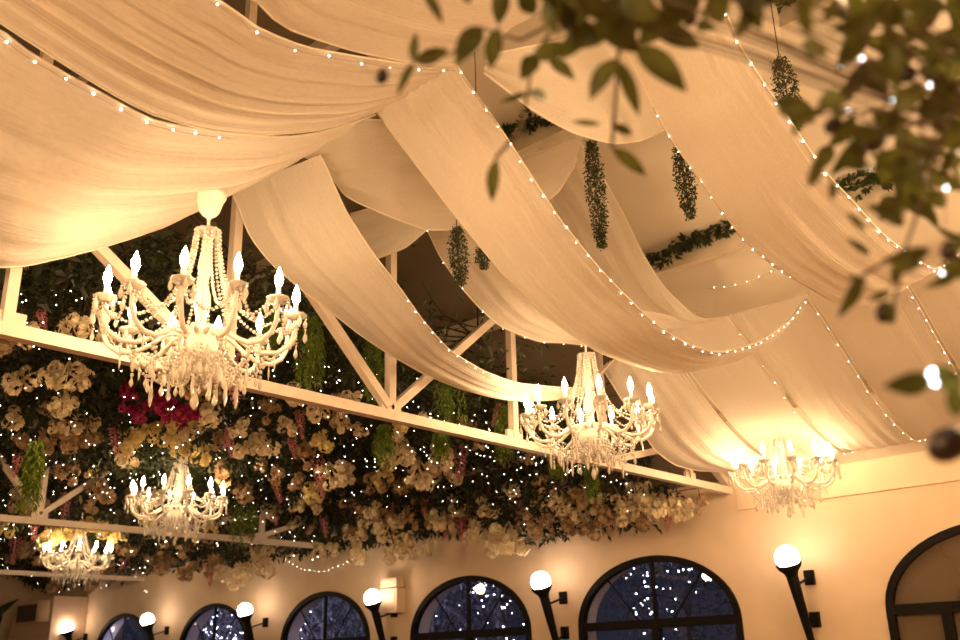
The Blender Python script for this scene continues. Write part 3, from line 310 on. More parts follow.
struct(MB().box(((XL+XR)/2, 3.4, -.1), (XR-XL+1, 14.4, .2)).build('floor', M['floor']), 'brown timber floor below the hall', 'floor')
ce = MB()
def slab(y0, y1, xa, xb):
    z0, z1 = roof_z(y0), roof_z(y1)
    vs = []
    for x in (xa, xb):
        for y, z in ((y0, z0), (y1, z1), (y1, z1+.12), (y0, z0+.12)): vs.append((x, y, z))
    return MB().add(vs, [(0, 1, 2, 3), (7, 6, 5, 4), (0, 4, 5, 1), (1, 5, 6, 2), (2, 6, 7, 3), (3, 7, 4, 0)])
struct(slab(RIDGE, YW+.4, XL-.3, -5.3).build('ceiling_left', M['roofshade']), 'roof above the flowers with shade painted dark brown', 'ceiling')
struct(slab(YB-.4, RIDGE, XL-.3, -5.3).build('ceiling_left_back', M['roofshade']), 'left roof behind the ridge with shade painted dark', 'ceiling')
struct(slab(RIDGE, YW+.4, -5.3, XR+.3).build('ceiling', M['roof']), 'sloping pale roof sheeting above the draped cloth', 'ceiling')
struct(slab(YB-.4, RIDGE, -5.3, XR+.3).build('ceiling_back', M['roof']), 'roof slope behind the ridge', 'ceiling')
struct(MB().box(((XL+XR)/2, YB-.15, 1.9), (XR-XL+.6, .3, 3.8)).build('wall_back', M['wall']), 'plain cream wall opposite the windows', 'wall')
def gable(x):
    pts = [(YB, 0), (YW, 0), (YW, roof_z(YW)), (RIDGE, ZR), (YB, roof_z(YB))]
    vs = [(x, y, z) for y, z in pts]+[(x+.2, y, z) for y, z in pts]
    return MB().add(vs, [(4, 3, 2, 1, 0), (5, 6, 7, 8, 9)]+[(i, (i+1) % 5, (i+1) % 5+5, i+5) for i in range(5)])
struct(gable(XL-.2).build('wall_left', M['wall']), 'shaded end wall at the far left', 'wall')
struct(gable(XR).build('wall_right', M['wall']), 'end wall to the right', 'wall')

# window wall with arched openings
WINS = [(-18.92, 2.2), (-15.68, 2.2), (-12.55, 2.2), (-9.43, 2.24), (-6.425, 2.22), (-2.62, 2.24), (1.2, 2.24)]
SPR, RISE, TH = 2.03, .77, .34
def arch(cx, w, n=28, grow=0.):
    return [(cx-(w/2+grow)*math.cos(PI*i/n), SPR+(RISE+grow)*math.sin(PI*i/n)) for i in range(n+1)]
wm = MB()
def quadxz(x0, z0, x1, z1, x2, z2, x3, z3, y):
    wm.add([(x0, y, z0), (x1, y, z1), (x2, y, z2), (x3, y, z3)], [(0, 1, 2, 3)])
for y in (YW, YW+TH):
    prev = XL-.2
    for cx, w in WINS:
        l = cx-w/2
        quadxz(prev, 0, l, 0, l, 3.75, prev, 3.75, y)
        a = arch(cx, w)
        for (xa, za), (xb, zb) in zip(a, a[1:]): quadxz(xa, za, xb, zb, xb, 3.75, xa, 3.75, y)
        prev = cx+w/2
    quadxz(prev, 0, XR+.2, 0, XR+.2, 3.75, prev, 3.75, y)
struct(wm.build('wall_front', M['wall']), 'cream wall with a row of arched windows and torch lamps', 'wall')
for n, (cx, w) in enumerate(WINS, 1):
    rv = MB(); a = [(cx-w/2, 0)]+arch(cx, w)+[(cx+w/2, 0)]
    vs = [(x, YW, z) for x, z in a]+[(x, YW+TH, z) for x, z in a]; k = len(a)
    rv.add(vs, [(i, i+1, i+1+k, i+k) for i in range(k-1)])
    win = empty('window_%d' % n, (cx, YW, 0))
    struct(win, None, 'window')
    win['label'] = ['arched black framed window at the far left end of the wall', 'small arched window between the far left lamps',
      'arched window with pale lit branches behind it', 'arched window right of the small wall box', 'wide arched window with dark trees between the two nearest torches',
      'large arched window with a brown pane at the right edge', 'arched window further right along the wall'][n-1]
    def loc(mb): 
        mb.v = [(x-cx, y-YW, z) for x, y, z in mb.v]; return mb
    loc(rv).build('window_reveal', M['reveal'], win, smooth=True)
    fm = MB(); b = .075
    ao, ai = [(cx-w/2, 0)]+arch(cx, w)+[(cx+w/2, 0)], [(cx-w/2+b, 0)]+arch(cx, w, grow=-b)+[(cx+w/2-b, 0)]
    vs = []
    for y in (YW-.03, YW+.06):
        vs += [(x, y, z) for x, z in ao]+[(x, y, z) for x, z in ai]
    fs = []
    for i in range(k-1):
        fs += [(i, i+1, k+i+1, k+i), (2*k+i, 3*k+i, 3*k+i+1, 2*k+i+1), (i, 2*k+i, 2*k+i+1, i+1), (k+i, k+i+1, 3*k+i+1, 3*k+i)]
    fm.add(vs, fs)
    loc(fm).build('window_frame', M['black'], win)
    loc(MB().box((cx, YW+.015, 2.03), (w-.1, .085, .10))).build('transom', M['black'], win)
    mu = MB()
    if n != 6:
        mu.box((cx, YW+.02, 2.03+.36), (.032, .05, .74))
        for sx in (-1, 1): mu.bar((cx+sx*.22, YW+.02, 2.05), (cx+sx*.68, YW+.02, 2.05+.55), .012, .02, up=(0, 1, 0))
        mu.tube([(cx+.42*math.cos(PI*i/16), YW+.02, 2.05+.3*math.sin(PI*i/16)) for i in range(17)], .006, 6)
    else:
        for sx in (-1, 1): mu.bar((cx+sx*.15, YW+.02, 2.05), (cx+sx*.6, YW+.02, 2.05+.6), .010, .02, up=(0, 1, 0))
        mu.tube([(cx+.45*math.cos(PI*i/16), YW+.02, 2.05+.32*math.sin(PI*i/16)) for i in range(17)], .008, 6)
    loc(mu).build('muntin', M['black'] if n != 6 else M['stem'], win)
    for px_ in ((-.56, .56) if n == 6 else (0.,)):
        loc(MB().box((cx+px_, YW+.015, 1.0), (.10, .08, 2.0))).build('mullion', M['black'], win)
    gp = MB(); ga = [(cx-w/2+b/2, 0)]+arch(cx, w, grow=-b/2)+[(cx+w/2-b/2, 0)]
    vs = [(x, YW+.03, z) for x, z in ga]+[(x, YW+.036, z) for x, z in ga]
    gp.add(vs, [tuple(reversed(range(k))), tuple(range(k, 2*k))]+[(i, i+1, i+1+k, i+k) for i in range(k-1)])
    loc(gp).build('glass_pane', M['glass'] if n != 6 else M['brownpane'], win)

# boxed trim along the top of the wall, right of the first truss
struct(MB().box(((-5.2+XR)/2, 9.985, 3.42), (XR+5.2, .03, .46)).build('trim_1', M['trim']), 'boxed cornice band along the wall top at right', 'trim')
struct(MB().box(((XL-5.3)/2, 9.97, 3.56), (XL*-1-5.3, .06, .1)).build('trim_2', M['trim']), 'thin wall plate under the flower ceiling', 'trim')

# purlins along the roof
for i, (y, w) in enumerate(((9.0, .1), (7.2, .16), (5.75, .16), (4.35, .14), (3.4, .2), (1.6, .14))):
    z = roof_z(y)-.09
    o = MB().box(((XL+XR)/2, y, z), (XR-XL, .1, w)).build('roof_purlin', M['beam'])
    struct(o, ['roof purlin closest to the windows', 'roof purlin carrying the short ivy garland', 'higher roof purlin carrying ivy', 'purlin just below the ridge', 'ridge beam', 'purlin behind the ridge'][i], 'beam')

# trusses
def truss(x, label, posts, diags, s=.078):
    t = empty('roof_truss', (x, YW, 0)); tag(t, label, 'truss', 'white steel roof trusses')
    L = lambda y, z: (0, y-YW, z)
    MB().bar(L(YB, 3.42), L(YW, 3.42), s*1.0, s).build('bottom_chord', M['steel'], t)
    MB().bar(L(YB, roof_z(YB)-.12), L(RIDGE, ZR-.12), s, s).build('top_chord', M['steel'], t)
    MB().bar(L(RIDGE, ZR-.12), L(YW-.05, roof_z(YW-.05)-.02), s, s).build('top_chord', M['steel'], t)
    for y in posts:
        MB().bar(L(y, 3.42), L(y, roof_z(y)-.12), s*.82, s*.82).build('post', M['steel'], t)
        MB().box(L(y, 3.475), (.03, .20, .11)).build('gusset', M['steel'], t)
    for a, b in diags:
        MB().bar(L(*a), L(*b), s*.86, s*.86).build('diagonal', M['steel'], t)
    return t
truss(-5.3, 'long white steel truss nearest, behind the two big chandeliers', [1.93, 3.35, 4.8, 6.25, 7.6, 9.16],
      [((4.8, 3.46), (6.88, 5.25)), ((4.8, 3.46), (3.4, 4.8)), ((3.34, 3.42), (.8, 5.15)), ((7.5, 3.42), (9.1, 3.82)), ((3.4, 4.8), (1.93, 6.2))])
truss(-12.05, 'second white steel truss among the flowers, crossing behind the small chandelier', [.9, 5.12, 7.0, 8.39, 9.77],
      [((5.12, 3.5), (3.4, 5.4)), ((5.12, 3.5), (7.0, 5.0)), ((8.39, 3.5), (9.8, 3.98)), ((.9, 3.42), (2.4, 5.4))])
truss(-18.3, 'farthest white truss chord seen past the smallest chandelier', [2.2, 6.0, 8.6], [((6.0, 3.5), (7.6, 4.7)), ((6., 3.5), (4.5, 4.7))])

# ------------------------------------------------------------------ draped cloth
def interp(c, t):
    # c: list of points, arc length parametrised
    d = [0.]
    for a, b in zip(c, c[1:]): d.append(d[-1]+(Vector(b)-Vector(a)).length)
    s_ = t*d[-1]
    for i in range(len(c)-1):
        if s_ <= d[i+1]+1e-9:
            f = (s_-d[i])/max(d[i+1]-d[i], 1e-9)
            p0 = Vector(c[max(i-1, 0)]); p1 = Vector(c[i]); p2 = Vector(c[i+1]); p3 = Vector(c[min(i+2, len(c)-1)])
            # soft catmull-rom
            return 0.5*((2*p1)+(p2-p0)*f+(2*p0-5*p1+4*p2-p3)*f*f+(3*p1-p0-3*p2+p3)*f**3)*.5+p1.lerp(p2, f)*.5
    return Vector(c[-1])
def drape(far, near, label, group, pleat=.02, freq=9, belly=.05, nu=72, nv=44, seed=0):
    rnd = random.Random(seed)
    ph = [(rnd.uniform(.6, 1.4)*freq, rnd.uniform(0, 6.28), rnd.uniform(-.9, .9), rnd.uniform(.4, 1.)) for _ in range(5)]
    mb = MB(); uvs = []
    for i in range(nu+1):
        t = i/nu; a, b = interp(far, t), interp(near, t)
        tg = (interp(near, min(1, t+.01))-interp(near, max(0, t-.01)))
        n = (b-a).cross(tg); n = n.normalized() if n.length > 1e-6 else Vector((0, 0, 1))
        if n.z < 0: n = -n
        g = math.sin(PI*min(1, max(0, t)))**.5
        for j in range(nv+1):
            v = j/nv
            p = a.lerp(b, v)
            e = math.sin(PI*v)
            h = sum(w*math.sin(2*PI*f*(v+.06*math.sin(2*t+q)*dr)+q) for f, q, dr, w in ph)/2.2
            p = p+n*(pleat*h*(min(1, 8*v*(1-v)+.15)))*(.55+.45*g) + Vector((0, 0, -belly*e*g))
            mb.v.append(tuple(p)); uvs.append((t, v))
    for i in range(nu):
        for j in range(nv):
            o = i*(nv+1)+j; mb.f.append((o, o+1, o+nv+2, o+nv+1))
    me = mb.mesh('ceiling_drape', M['cloth'])
    ul = me.uv_layers.new(name='UVMap')
    for lp in me.loops: ul.data[lp.index].uv = uvs[lp.vertex_index]
    # hems along both long edges
    o = put(me, 'ceiling_drape'); tag(o, label, 'drape', group)
    for c in (far, near):
        hm = MB(); hm.tube([interp(c, k/60) for k in range(61)], .006, 5)
        h = hm.build('hem', M['cloth2'], o, smooth=True)
    return o
M['cloth2'] = cloth_mat('rolled_hem_cloth', (.92, .86, .74), 0., .3)
g1, g2, g3 = 'long swags under the roof slope', 'swags over the near bay', 'swags falling to the window wall'
drape(*DRAPES['S2'], 'narrow white swag crossing in front of the truss, left of the second chandelier', g1, .018, 5, .06, seed=1)
drape(*DRAPES['S3'], 'bright white swag right above the second chandelier, edged with tiny lights', g1, .022, 6, .05, seed=2)
drape(*DRAPES['S25'], 'shaded swag with two hanging vines in front, behind the bright one', g1, .015, 5, .05, seed=3)
drape(*DRAPES['S4'], 'swag behind the long hanging vine at top middle', g1, .015, 5, .06, seed=4)
drape(*DRAPES['S5'], 'wide swag edged with lights beside the leafy branches at top right', g1, .014, 5, .06, seed=5)
drape(*DRAPES['SA'], 'short cross swag dipping just left of the two hanging vines', 'cross swags', .02, 4, .03, seed=6)
drape(*DRAPES['SC'], 'small cross swag peeping out behind the narrow swag', 'cross swags', .012, 3, .02, nu=30, nv=20, seed=7)
drape(*DRAPES['SB'], 'cross swag behind the top middle olive leaves', 'cross swags', .015, 3, .03, seed=8)
drape(*DRAPES['N1'], 'broad low swag above the largest chandelier, its edge hiding the chandelier cord', g2, .028, 7, .10, nu=90, nv=60, seed=9)
drape(*DRAPES['N2'], 'broad swag above the row of lights at upper left', g2, .026, 6, .06, nu=90, seed=10)
drape(*DRAPES['N3'], 'swag at the top edge behind the leftmost olive sprigs', g2, .022, 5, .05, nu=90, seed=11)
drape(*DRAPES['N4'], 'swag nearest overhead above the olive branches', g2, .02, 5, .05, nu=60, seed=12)
for i, lb in enumerate(['leftmost wall swag, its belly touching the truss by the wall', 'wall swag just left of the third chandelier', 'brightest wall swag straight above the third chandelier',
      'wall swag between the two dotted light lines', 'wall swag right of the second dotted light line', 'wall swag at the right edge behind the leaf', 'wall swag beyond the right edge', 'last wall swag beyond the right edge']):
    drape(*DRAPES['W%d' % i], lb, g3, .010, 4, .03, nu=48, nv=28, seed=20+i)

# ------------------------------------------------------------------ strings of tiny lights
bulb_me = MB().ball((0, 0, 0), .0062, 8, 5).mesh('fairy_bulb', M['fairy'])
def light_string(curve, n, label, group, t0=0., t1=1., off=(0, 0, -.012), jit=.006, sc=1., wr=.0014):
    pts = [interp(curve, t0+(t1-t0)*k/80)+Vector(off) for k in range(81)]
    o = empty('light_string', pts[0]); tag(o, label, 'string lights', group)
    base = Vector(pts[0])
    MB().tube([p-base for p in pts], wr, 4).build('wire', M['wire' if wr > .001 else 'twig'], o)
    for k in range(n):
        p = interp(pts, (k+.5)/n)-base+Vector((random.uniform(-jit, jit), random.uniform(-jit, jit), random.uniform(-jit, jit)))
        put(bulb_me, 'bulb', o, p, sc=sc*random.uniform(.55, .9))
    return o
gl = 'light strings along the cloth'
light_string(DRAPES['S3'][1], 40, 'light string on the right edge of the bright swag above the second chandelier', gl, sc=.9)
light_string(DRAPES['S2'][1], 22, 'light string on the edge of the narrow swag in front of the truss', gl, .25, .85, sc=.7)
light_string(DRAPES['S5'][1], 28, 'light string down the swag edge beside the leafy branches', gl, sc=1.1)
light_string(DRAPES['S5'][0], 14, 'faint light string on the left edge of the wide top right swag', gl, .1, .6, sc=.7)
light_string(DRAPES['S25'][0], 12, 'light string on the shaded swag left of the hanging vines', gl, sc=.7)
light_string(DRAPES['N1'][1], 20, 'light string in the gap between the two broad upper left swags', gl, .18, .62, off=(0, 0, -.03), sc=1.15)
light_string(DRAPES['N2'][1], 9, 'short light string at the gap by the leftmost olive sprig', gl, 0, .3, off=(0, 0, -.03), sc=.8)
for i, nn in ((1, 12), (2, 13), (3, 20), (4, 12)):
    light_string(DRAPES['W%d' % i][1], nn, ['', 'dotted light line nearest the second chandelier on the wall swags', 'dotted light line above the third chandelier', 'dotted light line in the long dark seam right of the third chandelier', 'dotted light line under the lowest olive sprig'][i], gl, .05, .95, sc=.75)
light_string([(-3.85, 7.3, 4.75), (-3.5, 7.25, 4.68), (-3.1, 7.2, 4.7), (-2.7, 7.15, 4.85)], 10, 'light string across the roof gap behind the wide swag', gl, sc=.7)
light_string([(-13.6, 9.93, 3.42), (-13.1, 9.93, 3.2), (-12.5, 9.93, 3.12), (-11.9, 9.93, 3.22), (-11.3, 9.93, 3.42)], 20, 'light string drooping on the wall above an arched window', gl, sc=.9)

# ------------------------------------------------------------------ chandeliers
drop_me = MB().lathe([(.001, 0), (.006, -.006), (.004, -.014), (.012, -.035), (.015, -.052), (.010, -.066), (.001, -.078)], 6).mesh('crystal_drop', M['crystal'], False)
long_me = MB().lathe([(.001, 0), (.006, -.006), (.004, -.014), (.010, -.05), (.011, -.09), (.006, -.125), (.001, -.14)], 6).mesh('crystal_drop', M['crystal'], False)
def bead_mesh(pts, r=.0105, gap=2.15):
    mb = MB(); L = sum((Vector(b)-Vector(a)).length for a, b in zip(pts, pts[1:])); n = max(2, int(L/(r*gap)))
    for k in range(n+1): mb.ball(interp(pts, k/n), r*random.uniform(.85, 1.1), 6, 4)
    return mb
def chandelier(loc, label, cordlen, canopy=True):
    c = empty('chandelier', loc); tag(c, label, 'chandelier', 'crystal chandeliers')
    if canopy:
        MB().lathe([(.074, .004), (.088, -.006), (.087, -.03), (.076, -.05), (.066, -.08), (.056, -.115), (.040, -.138), (.018, -.15), (.012, -.165)], 24).build('canopy', M['ceramic'], c, smooth=True)
    MB().tube([(0, 0, cordlen), (0, 0, -.02)], .006, 6).build('cord', M['ceramic'], c)
    MB().tube([(0, 0, -.14 if canopy else -.02), (0, 0, -.27)], .009, 8).build('rod', M['ceramic'], c)
    MB().lathe([(.012, -.285), (.04, -.27), (.064, -.25), (.076, -.236), (.070, -.234), (.04, -.25), (.014, -.262)], 24, flute=.04).build('crown_dish', M['crystal'], c, smooth=True)
    MB().lathe([(.018, -.27), (.03, -.30), (.022, -.34), (.034, -.40), (.040, -.46), (.026, -.52), (.024, -.56), (.042, -.62), (.046, -.68), (.030, -.74), (.03, -.78), (.05, -.82)], 16).build('column', M['glassarm'], c, smooth=True)
    MB().lathe([(.03, -.80), (.075, -.815), (.095, -.84), (.085, -.865), (.095, -.885), (.105, -.91), (.098, -.955), (.07, -.995), (.04, -1.025), (.012, -1.05)], 24, flute=.03).build('bowl', M['glassarm'], c, smooth=True)
    arm_me = MB().tube([(.085, 0, -.855), (.13, 0, -.835), (.18, 0, -.85), (.25, 0, -.905), (.33, 0, -.945), (.41, 0, -.945), (.47, 0, -.905), (.497, 0, -.85), (.5, 0, -.79), (.5, 0, -.755)],
                       [.013, .013, .013, .0135, .014, .014, .0135, .013, .012, .012], 8).mesh('arm', M['glassarm'])
    dish_me = MB().lathe([(.012, -.762), (.03, -.758), (.052, -.742), (.060, -.726), (.055, -.726), (.028, -.745), (.012, -.75)], 16, flute=.05, nf=8).mesh('drip_dish', M['crystal'])
    sleeve_me = MB().lathe([(.014, -.755), (.015, -.74), (.0125, -.735), (.0125, -.665), (.010, -.66)], 10).mesh('candle_sleeve', M['candle'])
    bulb_m = MB().lathe([(.010, -.664), (.016, -.652), (.0215, -.632), (.0205, -.608), (.0125, -.582), (.005, -.562), (.001, -.552)], 10).mesh('candle_bulb', M['bulb'])
    strand_me = bead_mesh([(.066, 0, -.25), (.078, 0, -.36), (.105, 0, -.49), (.15, 0, -.62), (.22, 0, -.725), (.34, 0, -.79), (.45, 0, -.74)]).mesh('bead_strand', M['crystal'])
    inner_me = bead_mesh([(.062, 0, -.25), (.085, 0, -.42), (.13, 0, -.62), (.17, 0, -.82)], .008).mesh('bead_strand', M['crystal'])
    A = 2*PI/12
    sw = []
    for k in range(9):
        t = k/8; a = A*t; r = .53-.05*math.sin(PI*t)
        sw.append((r*math.cos(a), r*math.sin(a), -.745-.13*math.sin(PI*t)))
    swag_me = bead_mesh(sw, .010).mesh('bead_swag', M['crystal'])
    low = []
    for k in range(7):
        t = k/6; low.append((.36-.22*t, 0, -.955-.09*math.sin(PI*t)-.06*t))
    low_me = bead_mesh(low, .010).mesh('bead_strand', M['crystal'])
    fring_me = bead_mesh([(0, 0, 0), (0, 0, -.10)], .010).mesh('bead_strand', M['crystal'])
    for i in range(12):
        a = A*(i+.5); R = (0, 0, a)
        arm = put(arm_me, 'arm', c, rot=R)
        put(dish_me, 'drip_dish', arm, (.5, 0, 0)); put(sleeve_me, 'candle_sleeve', arm, (.5, 0, 0)); b = put(bulb_m, 'candle_bulb', arm, (.5, 0, 0))
        for k in range(4):
            q = 2*PI*k/4+.5
            put(drop_me, 'crystal_drop', arm, (.5+.057*math.cos(q), .057*math.sin(q), -.735), sc=random.uniform(.8, 1.1))
        put(fring_me, 'bead_strand', arm, (.555, 0, -.735), sc=.8); put(drop_me, 'crystal_drop', arm, (.555, 0, -.82), sc=.9)
        put(long_me, 'crystal_drop', arm, (.40, 0, -.955), sc=.6)
        put(strand_me, 'bead_strand', c, rot=(0, 0, a)); put(swag_me, 'bead_swag', c, rot=R)
        put(low_me, 'bead_strand', c, rot=(0, 0, a))
        if i % 2 == 0: put(inner_me, 'bead_strand', c, rot=(0, 0, a+.2))
        for rad, z0, da in ((.33, -.95, 0), (.25, -.975, .26), (.17, -.985, .1)):
            q = a+da; u_ = random.uniform(.7, 1.35)
            put(fring_me, 'bead_strand', c, (rad*math.cos(q), rad*math.sin(q), z0), sc=(1, 1, u_))
            put(random.choice((drop_me, drop_me, long_me)), 'crystal_drop', c, (rad*math.cos(q), rad*math.sin(q), z0-.105*u_), sc=random.uniform(.7, 1.05))
        put(drop_me, 'crystal_drop', c, (.135*math.cos(a), .135*math.sin(a), -.935)); put(drop_me, 'crystal_drop', c, (.09*math.cos(a+.26), .09*math.sin(a+.26), -1.01), sc=1.2)
    put(fring_me, 'bead_strand', c, (0, 0, -1.045)); put(drop_me, 'crystal_drop', c, (0, 0, -1.14), sc=1.5)
    return c
c1 = chandelier((-4.35, 2.57, 4.15), 'largest crystal chandelier, hung from a white cup at the swag edge', .55)
c1.rotation_euler = (0, 0, .05)
c2 = chandelier((-4.35, 6.07, 4.2), 'second crystal chandelier, in front of the truss under the bright swag', roof_z(6.07)-4.2, False)
for (x, y, z, sc, lb) in ((-4.12, 8.92, 4.07, .95, 'crystal chandelier glowing against the cloth by the wall'),
                      (-9.8, 5.68, 4.2, 1., 'small crystal chandelier hanging among the flowers, below the magenta blossoms'),
                      (-15.5, 7.28, 4.2, 1., 'smallest crystal chandelier at lower left, farthest off')):
    k = copy_tree(c2); k.location = (x, y, z); k.scale = (sc,)*3; k.rotation_euler = (0, 0, random.uniform(0, .5)); k['label'] = lb
    for ch in k.children:
        if ch.name.startswith('cord'):
            ch.scale = (1, 1, (roof_z(y)-z)/sc/(roof_z(6.07)-4.2))

# ------------------------------------------------------------------ wall torches
def torch():
    t = empty('wall_torch', (0, 0, 0))
    # origin: wall face at floor height; x along the wall, -y into the room
    g = (0, -.42, 2.585)
    MB().ball(g, .125, 24, 16).build('globe_lamp', M['globe'], t, smooth=True)
    a, b = Vector((0, -.40, 2.50)), Vector((.02, -.10, 1.62)); d = (b-a)
    cup = MB(); cup.tube([a+d*-.02, a+d*.02, a+d*.07, a+d*.12], [.135, .118, .075, .058], 16)
    cup.build('cup', M['black'], t, smooth=True)
    MB().tube([a+d*.08, a+d*.3, a+d*.7, a+d*1.], [.062, .056, .042, .03], 14).build('shaft', M['black'], t, smooth=True)
    MB().ball(b, .035, 12, 8).build('finial', M['black'], t, smooth=True)
    for f, z in ((.22, 2.40), (.72, 1.98)):
        p = a+d*f
        br = MB(); br.box((.03, -.02, z), (.10, .05, .15)); br.bar((.03, -.02, z), (p.x, p.y, p.z), .022); br.build('bracket', M['black'], t)
    return t
t0 = torch()
tl = ['wall torch at the far left beside the beige hood', 'wall torch between the two farthest arched windows', 'wall torch left of the window with pale branches',
      'wall torch beside the small white wall box', 'wall torch between the two middle arched windows', 'nearest wall torch, left of the brown paned window']
for i, x in enumerate((-20.5, -17.26, -14.12, -10.93, -7.78, -4.51)):
    o = t0 if i == 0 else copy_tree(t0)
    o.location = (x, YW, 0); tag(o, tl[i], 'wall lamp', 'black torch lamps on the window wall')

# small wall box, hood, plant
wb = empty('wall_speaker', (-10.86, YW, 2.38)); tag(wb, 'small white box on the wall behind a torch globe', 'speaker')
MB().box((0, -.09, .17), (.36, .17, .34)).build('case', M['trim'], wb); MB().box((0, -.10, .42), (.34, .15, .12)).build('top_unit', M['trim'], wb)
MB().box((0, -.178, .17), (.28, .01, .26)).build('grille', M['ac'], wb)
hd = empty('ventilation_hood', (-21.5, YW, 0)); tag(hd, 'beige curved hood standing against the wall at far lower left', 'hood')
hb = MB(); prof = [(-1.1, 0), (.95, 0), (.95, 3.22), (-.1, 3.24), (-.6, 3.12), (-.95, 2.8), (-1.1, 2.3)]
vs = [(x, -.02, z) for x, z in prof]+[(x, -.75, z) for x, z in prof]; k = len(prof)
hb.add(vs, [tuple(range(k)), tuple(reversed(range(k, 2*k)))]+[(i, i+k, (i+1) % k+k, (i+1) % k) for i in range(k)])
hb.build('body', M['ac'], hd)
MB().box((-.15, -.77, 2.93), (1.0, .06, .34)).build('recess', M['dark'], hd)
MB().lathe([(.01, 0), (.2, .0), (.2, .42), (.01, .42)], 20, (.62, -.72, 2.72)).build('lit_panel', M['trim'], hd, smooth=True)
bp = empty('banana_plant', (-21.6, 8.1, 0)); tag(bp, 'dark green broad leaved plant at the lower left corner', 'plant')
pot = MB(); pot.lathe([(.2, 0), (.28, .5), (.3, .55), (.26, .55), (.25, .48)], 16); pot.build('pot', M['dark'], bp, smooth=True)
MB().tube([(0, 0, .4), (.05, 0, 1.2), (0, .05, 2.0)], [.09, .07, .05], 8).build('stalk', M['stem'], bp)
for (x, y, z, w, u) in ((.9, .5, 3.15, .55, (0, -1, .3)), (-.9, -.2, 2.9, .5, (0, -1, .5)), (.3, -1.0, 2.7, .5, (-1, 0, .5)), (1.2, -.1, 2.4, .45, (0, -1, .4)), (-.3, .7, 2.9, .45, (1, -1, .3))):
    MB().leaf((0, .03, 1.9), (x, y, z), w, u, .12, .15, 10).build('leaf', M['banana'], bp, smooth=True)

# ------------------------------------------------------------------ flower ceiling beyond the first truss
def leaf_cloud(n, x0, x1, dens, rnd):
    mb = MB()
    while n > 0:
        x = rnd.uniform(x0, x1); y = rnd.uniform(-.8, 9.93)
        lo = 3.98+.12*math.sin(x*1.3+y*.9)+.08*math.sin(2.3*y-1.1*x)
        if y > 8.6:
            bot = 3.05 if -8.5 < x < -6.2 else 3.25 if x > -6.2 else 3.36 if x > -15.5 else 3.6
            lo = lo+(bot+.1-lo)*min(1, (y-8.6)/1.0)
        hi = min(roof_z(y)-.1, lo+.65)
        if x > -6.3: hi = min(hi, lo+.5)
        # a sprig: several leaves round one point
        c = Vector((x, y, lo+(hi-lo)*rnd.random()**1.2))
        for _ in range(rnd.randint(5, 9)):
            d = Vector((rnd.gauss(0, 1), rnd.gauss(0, 1), rnd.gauss(-.35, .8))).normalized()
            s_ = rnd.uniform(.06, .13)
            a = c+d*rnd.uniform(.0, .10)
            mb.leaf(a, a+d*s_, s_*rnd.uniform(.3, .5), (rnd.gauss(0, 1), rnd.gauss(0, 1), 1), .1, .15); n -= 1
    return mb
rnd = random.Random(5)
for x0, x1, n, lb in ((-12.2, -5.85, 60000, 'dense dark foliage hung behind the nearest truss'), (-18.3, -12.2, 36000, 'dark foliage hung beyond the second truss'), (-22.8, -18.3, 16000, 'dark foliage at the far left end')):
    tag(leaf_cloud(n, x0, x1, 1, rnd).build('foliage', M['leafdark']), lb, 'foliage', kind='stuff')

def blossom(kind, rnd):
    """a hanging bunch about 1 unit across: many five petalled florets on a stem, one mesh of petals"""
    mb = MB()
    long_ = kind == 'P'
    if long_:
        mb.tube([(0, 0, .55), (.02, 0, 0), (0, 0, -.95)], [.03, .05, .02], 6)
        for i in range(70):
            t = i/70; r = (.26*(1-t)**.7+.03)*rnd.uniform(.7, 1.15); z = .5-1.45*t; a = i*2.4
            c = Vector((r*math.cos(a)*.75, r*math.sin(a)*.75, z)); d = Vector((math.cos(a), math.sin(a), rnd.uniform(-.8, .2))).normalized()
            s_ = rnd.uniform(.15, .23)*(1-.5*t)
            mb.leaf(c, c+d*s_, s_*.8, (0, 0, 1), .15, .2); mb.leaf(c, c+(d+Vector((d.y, -d.x, -.3))*.8).normalized()*s_, s_*.7, (0, 0, 1), .15, .2)
        return mb
    lobes = [(Vector((rnd.uniform(-.33, .33), rnd.uniform(-.33, .33), rnd.uniform(-.42, .3))), rnd.uniform(.17, .27)) for _ in range(6)]
    for q in lobes: mb.tube([(0, 0, .3), q[0]*.5, q[0]], [.02, .03, .02], 5)
    for i in range(66):
        lc, lr = lobes[i % 6]
        nrm = Vector((rnd.gauss(0, 1), rnd.gauss(0, 1), rnd.gauss(-.2, 1))).normalized()
        c = lc+nrm*lr*rnd.uniform(.55, 1.)
        u = nrm.orthogonal().normalized(); w = nrm.cross(u); p0 = rnd.uniform(0, 6.28); s_ = rnd.uniform(.10, .155)
        for k in range(5):
            q = p0+2*PI*k/5; d = (u*math.cos(q)+w*math.sin(q)+nrm*.3).normalized()
            mb.leaf(c, c+d*s_, s_*.9, nrm, .1, .12)
    return mb
BL = {k: [blossom(k, random.Random(40+i+hash_)).mesh('petals', M[k]) for i in range(3)] for hash_, k in enumerate('WYDPM')}
NM = {'W': ('blossom_cluster', 'cream white blossom cluster'), 'Y': ('blossom_cluster', 'yellow cream blossom cluster'), 'D': ('blossom_cluster', 'dusty beige blossom cluster'),
      'P': ('wisteria_spray', 'tapering pink wisteria spray'), 'M': ('blossom_cluster', 'deep magenta blossom cluster')}
stem_me = MB().tube([(0, 0, .2), (.05, 0, .8), (0, .05, 1.5)], [.03, .025, .02], 5).mesh('flower_stem', M['twig'])
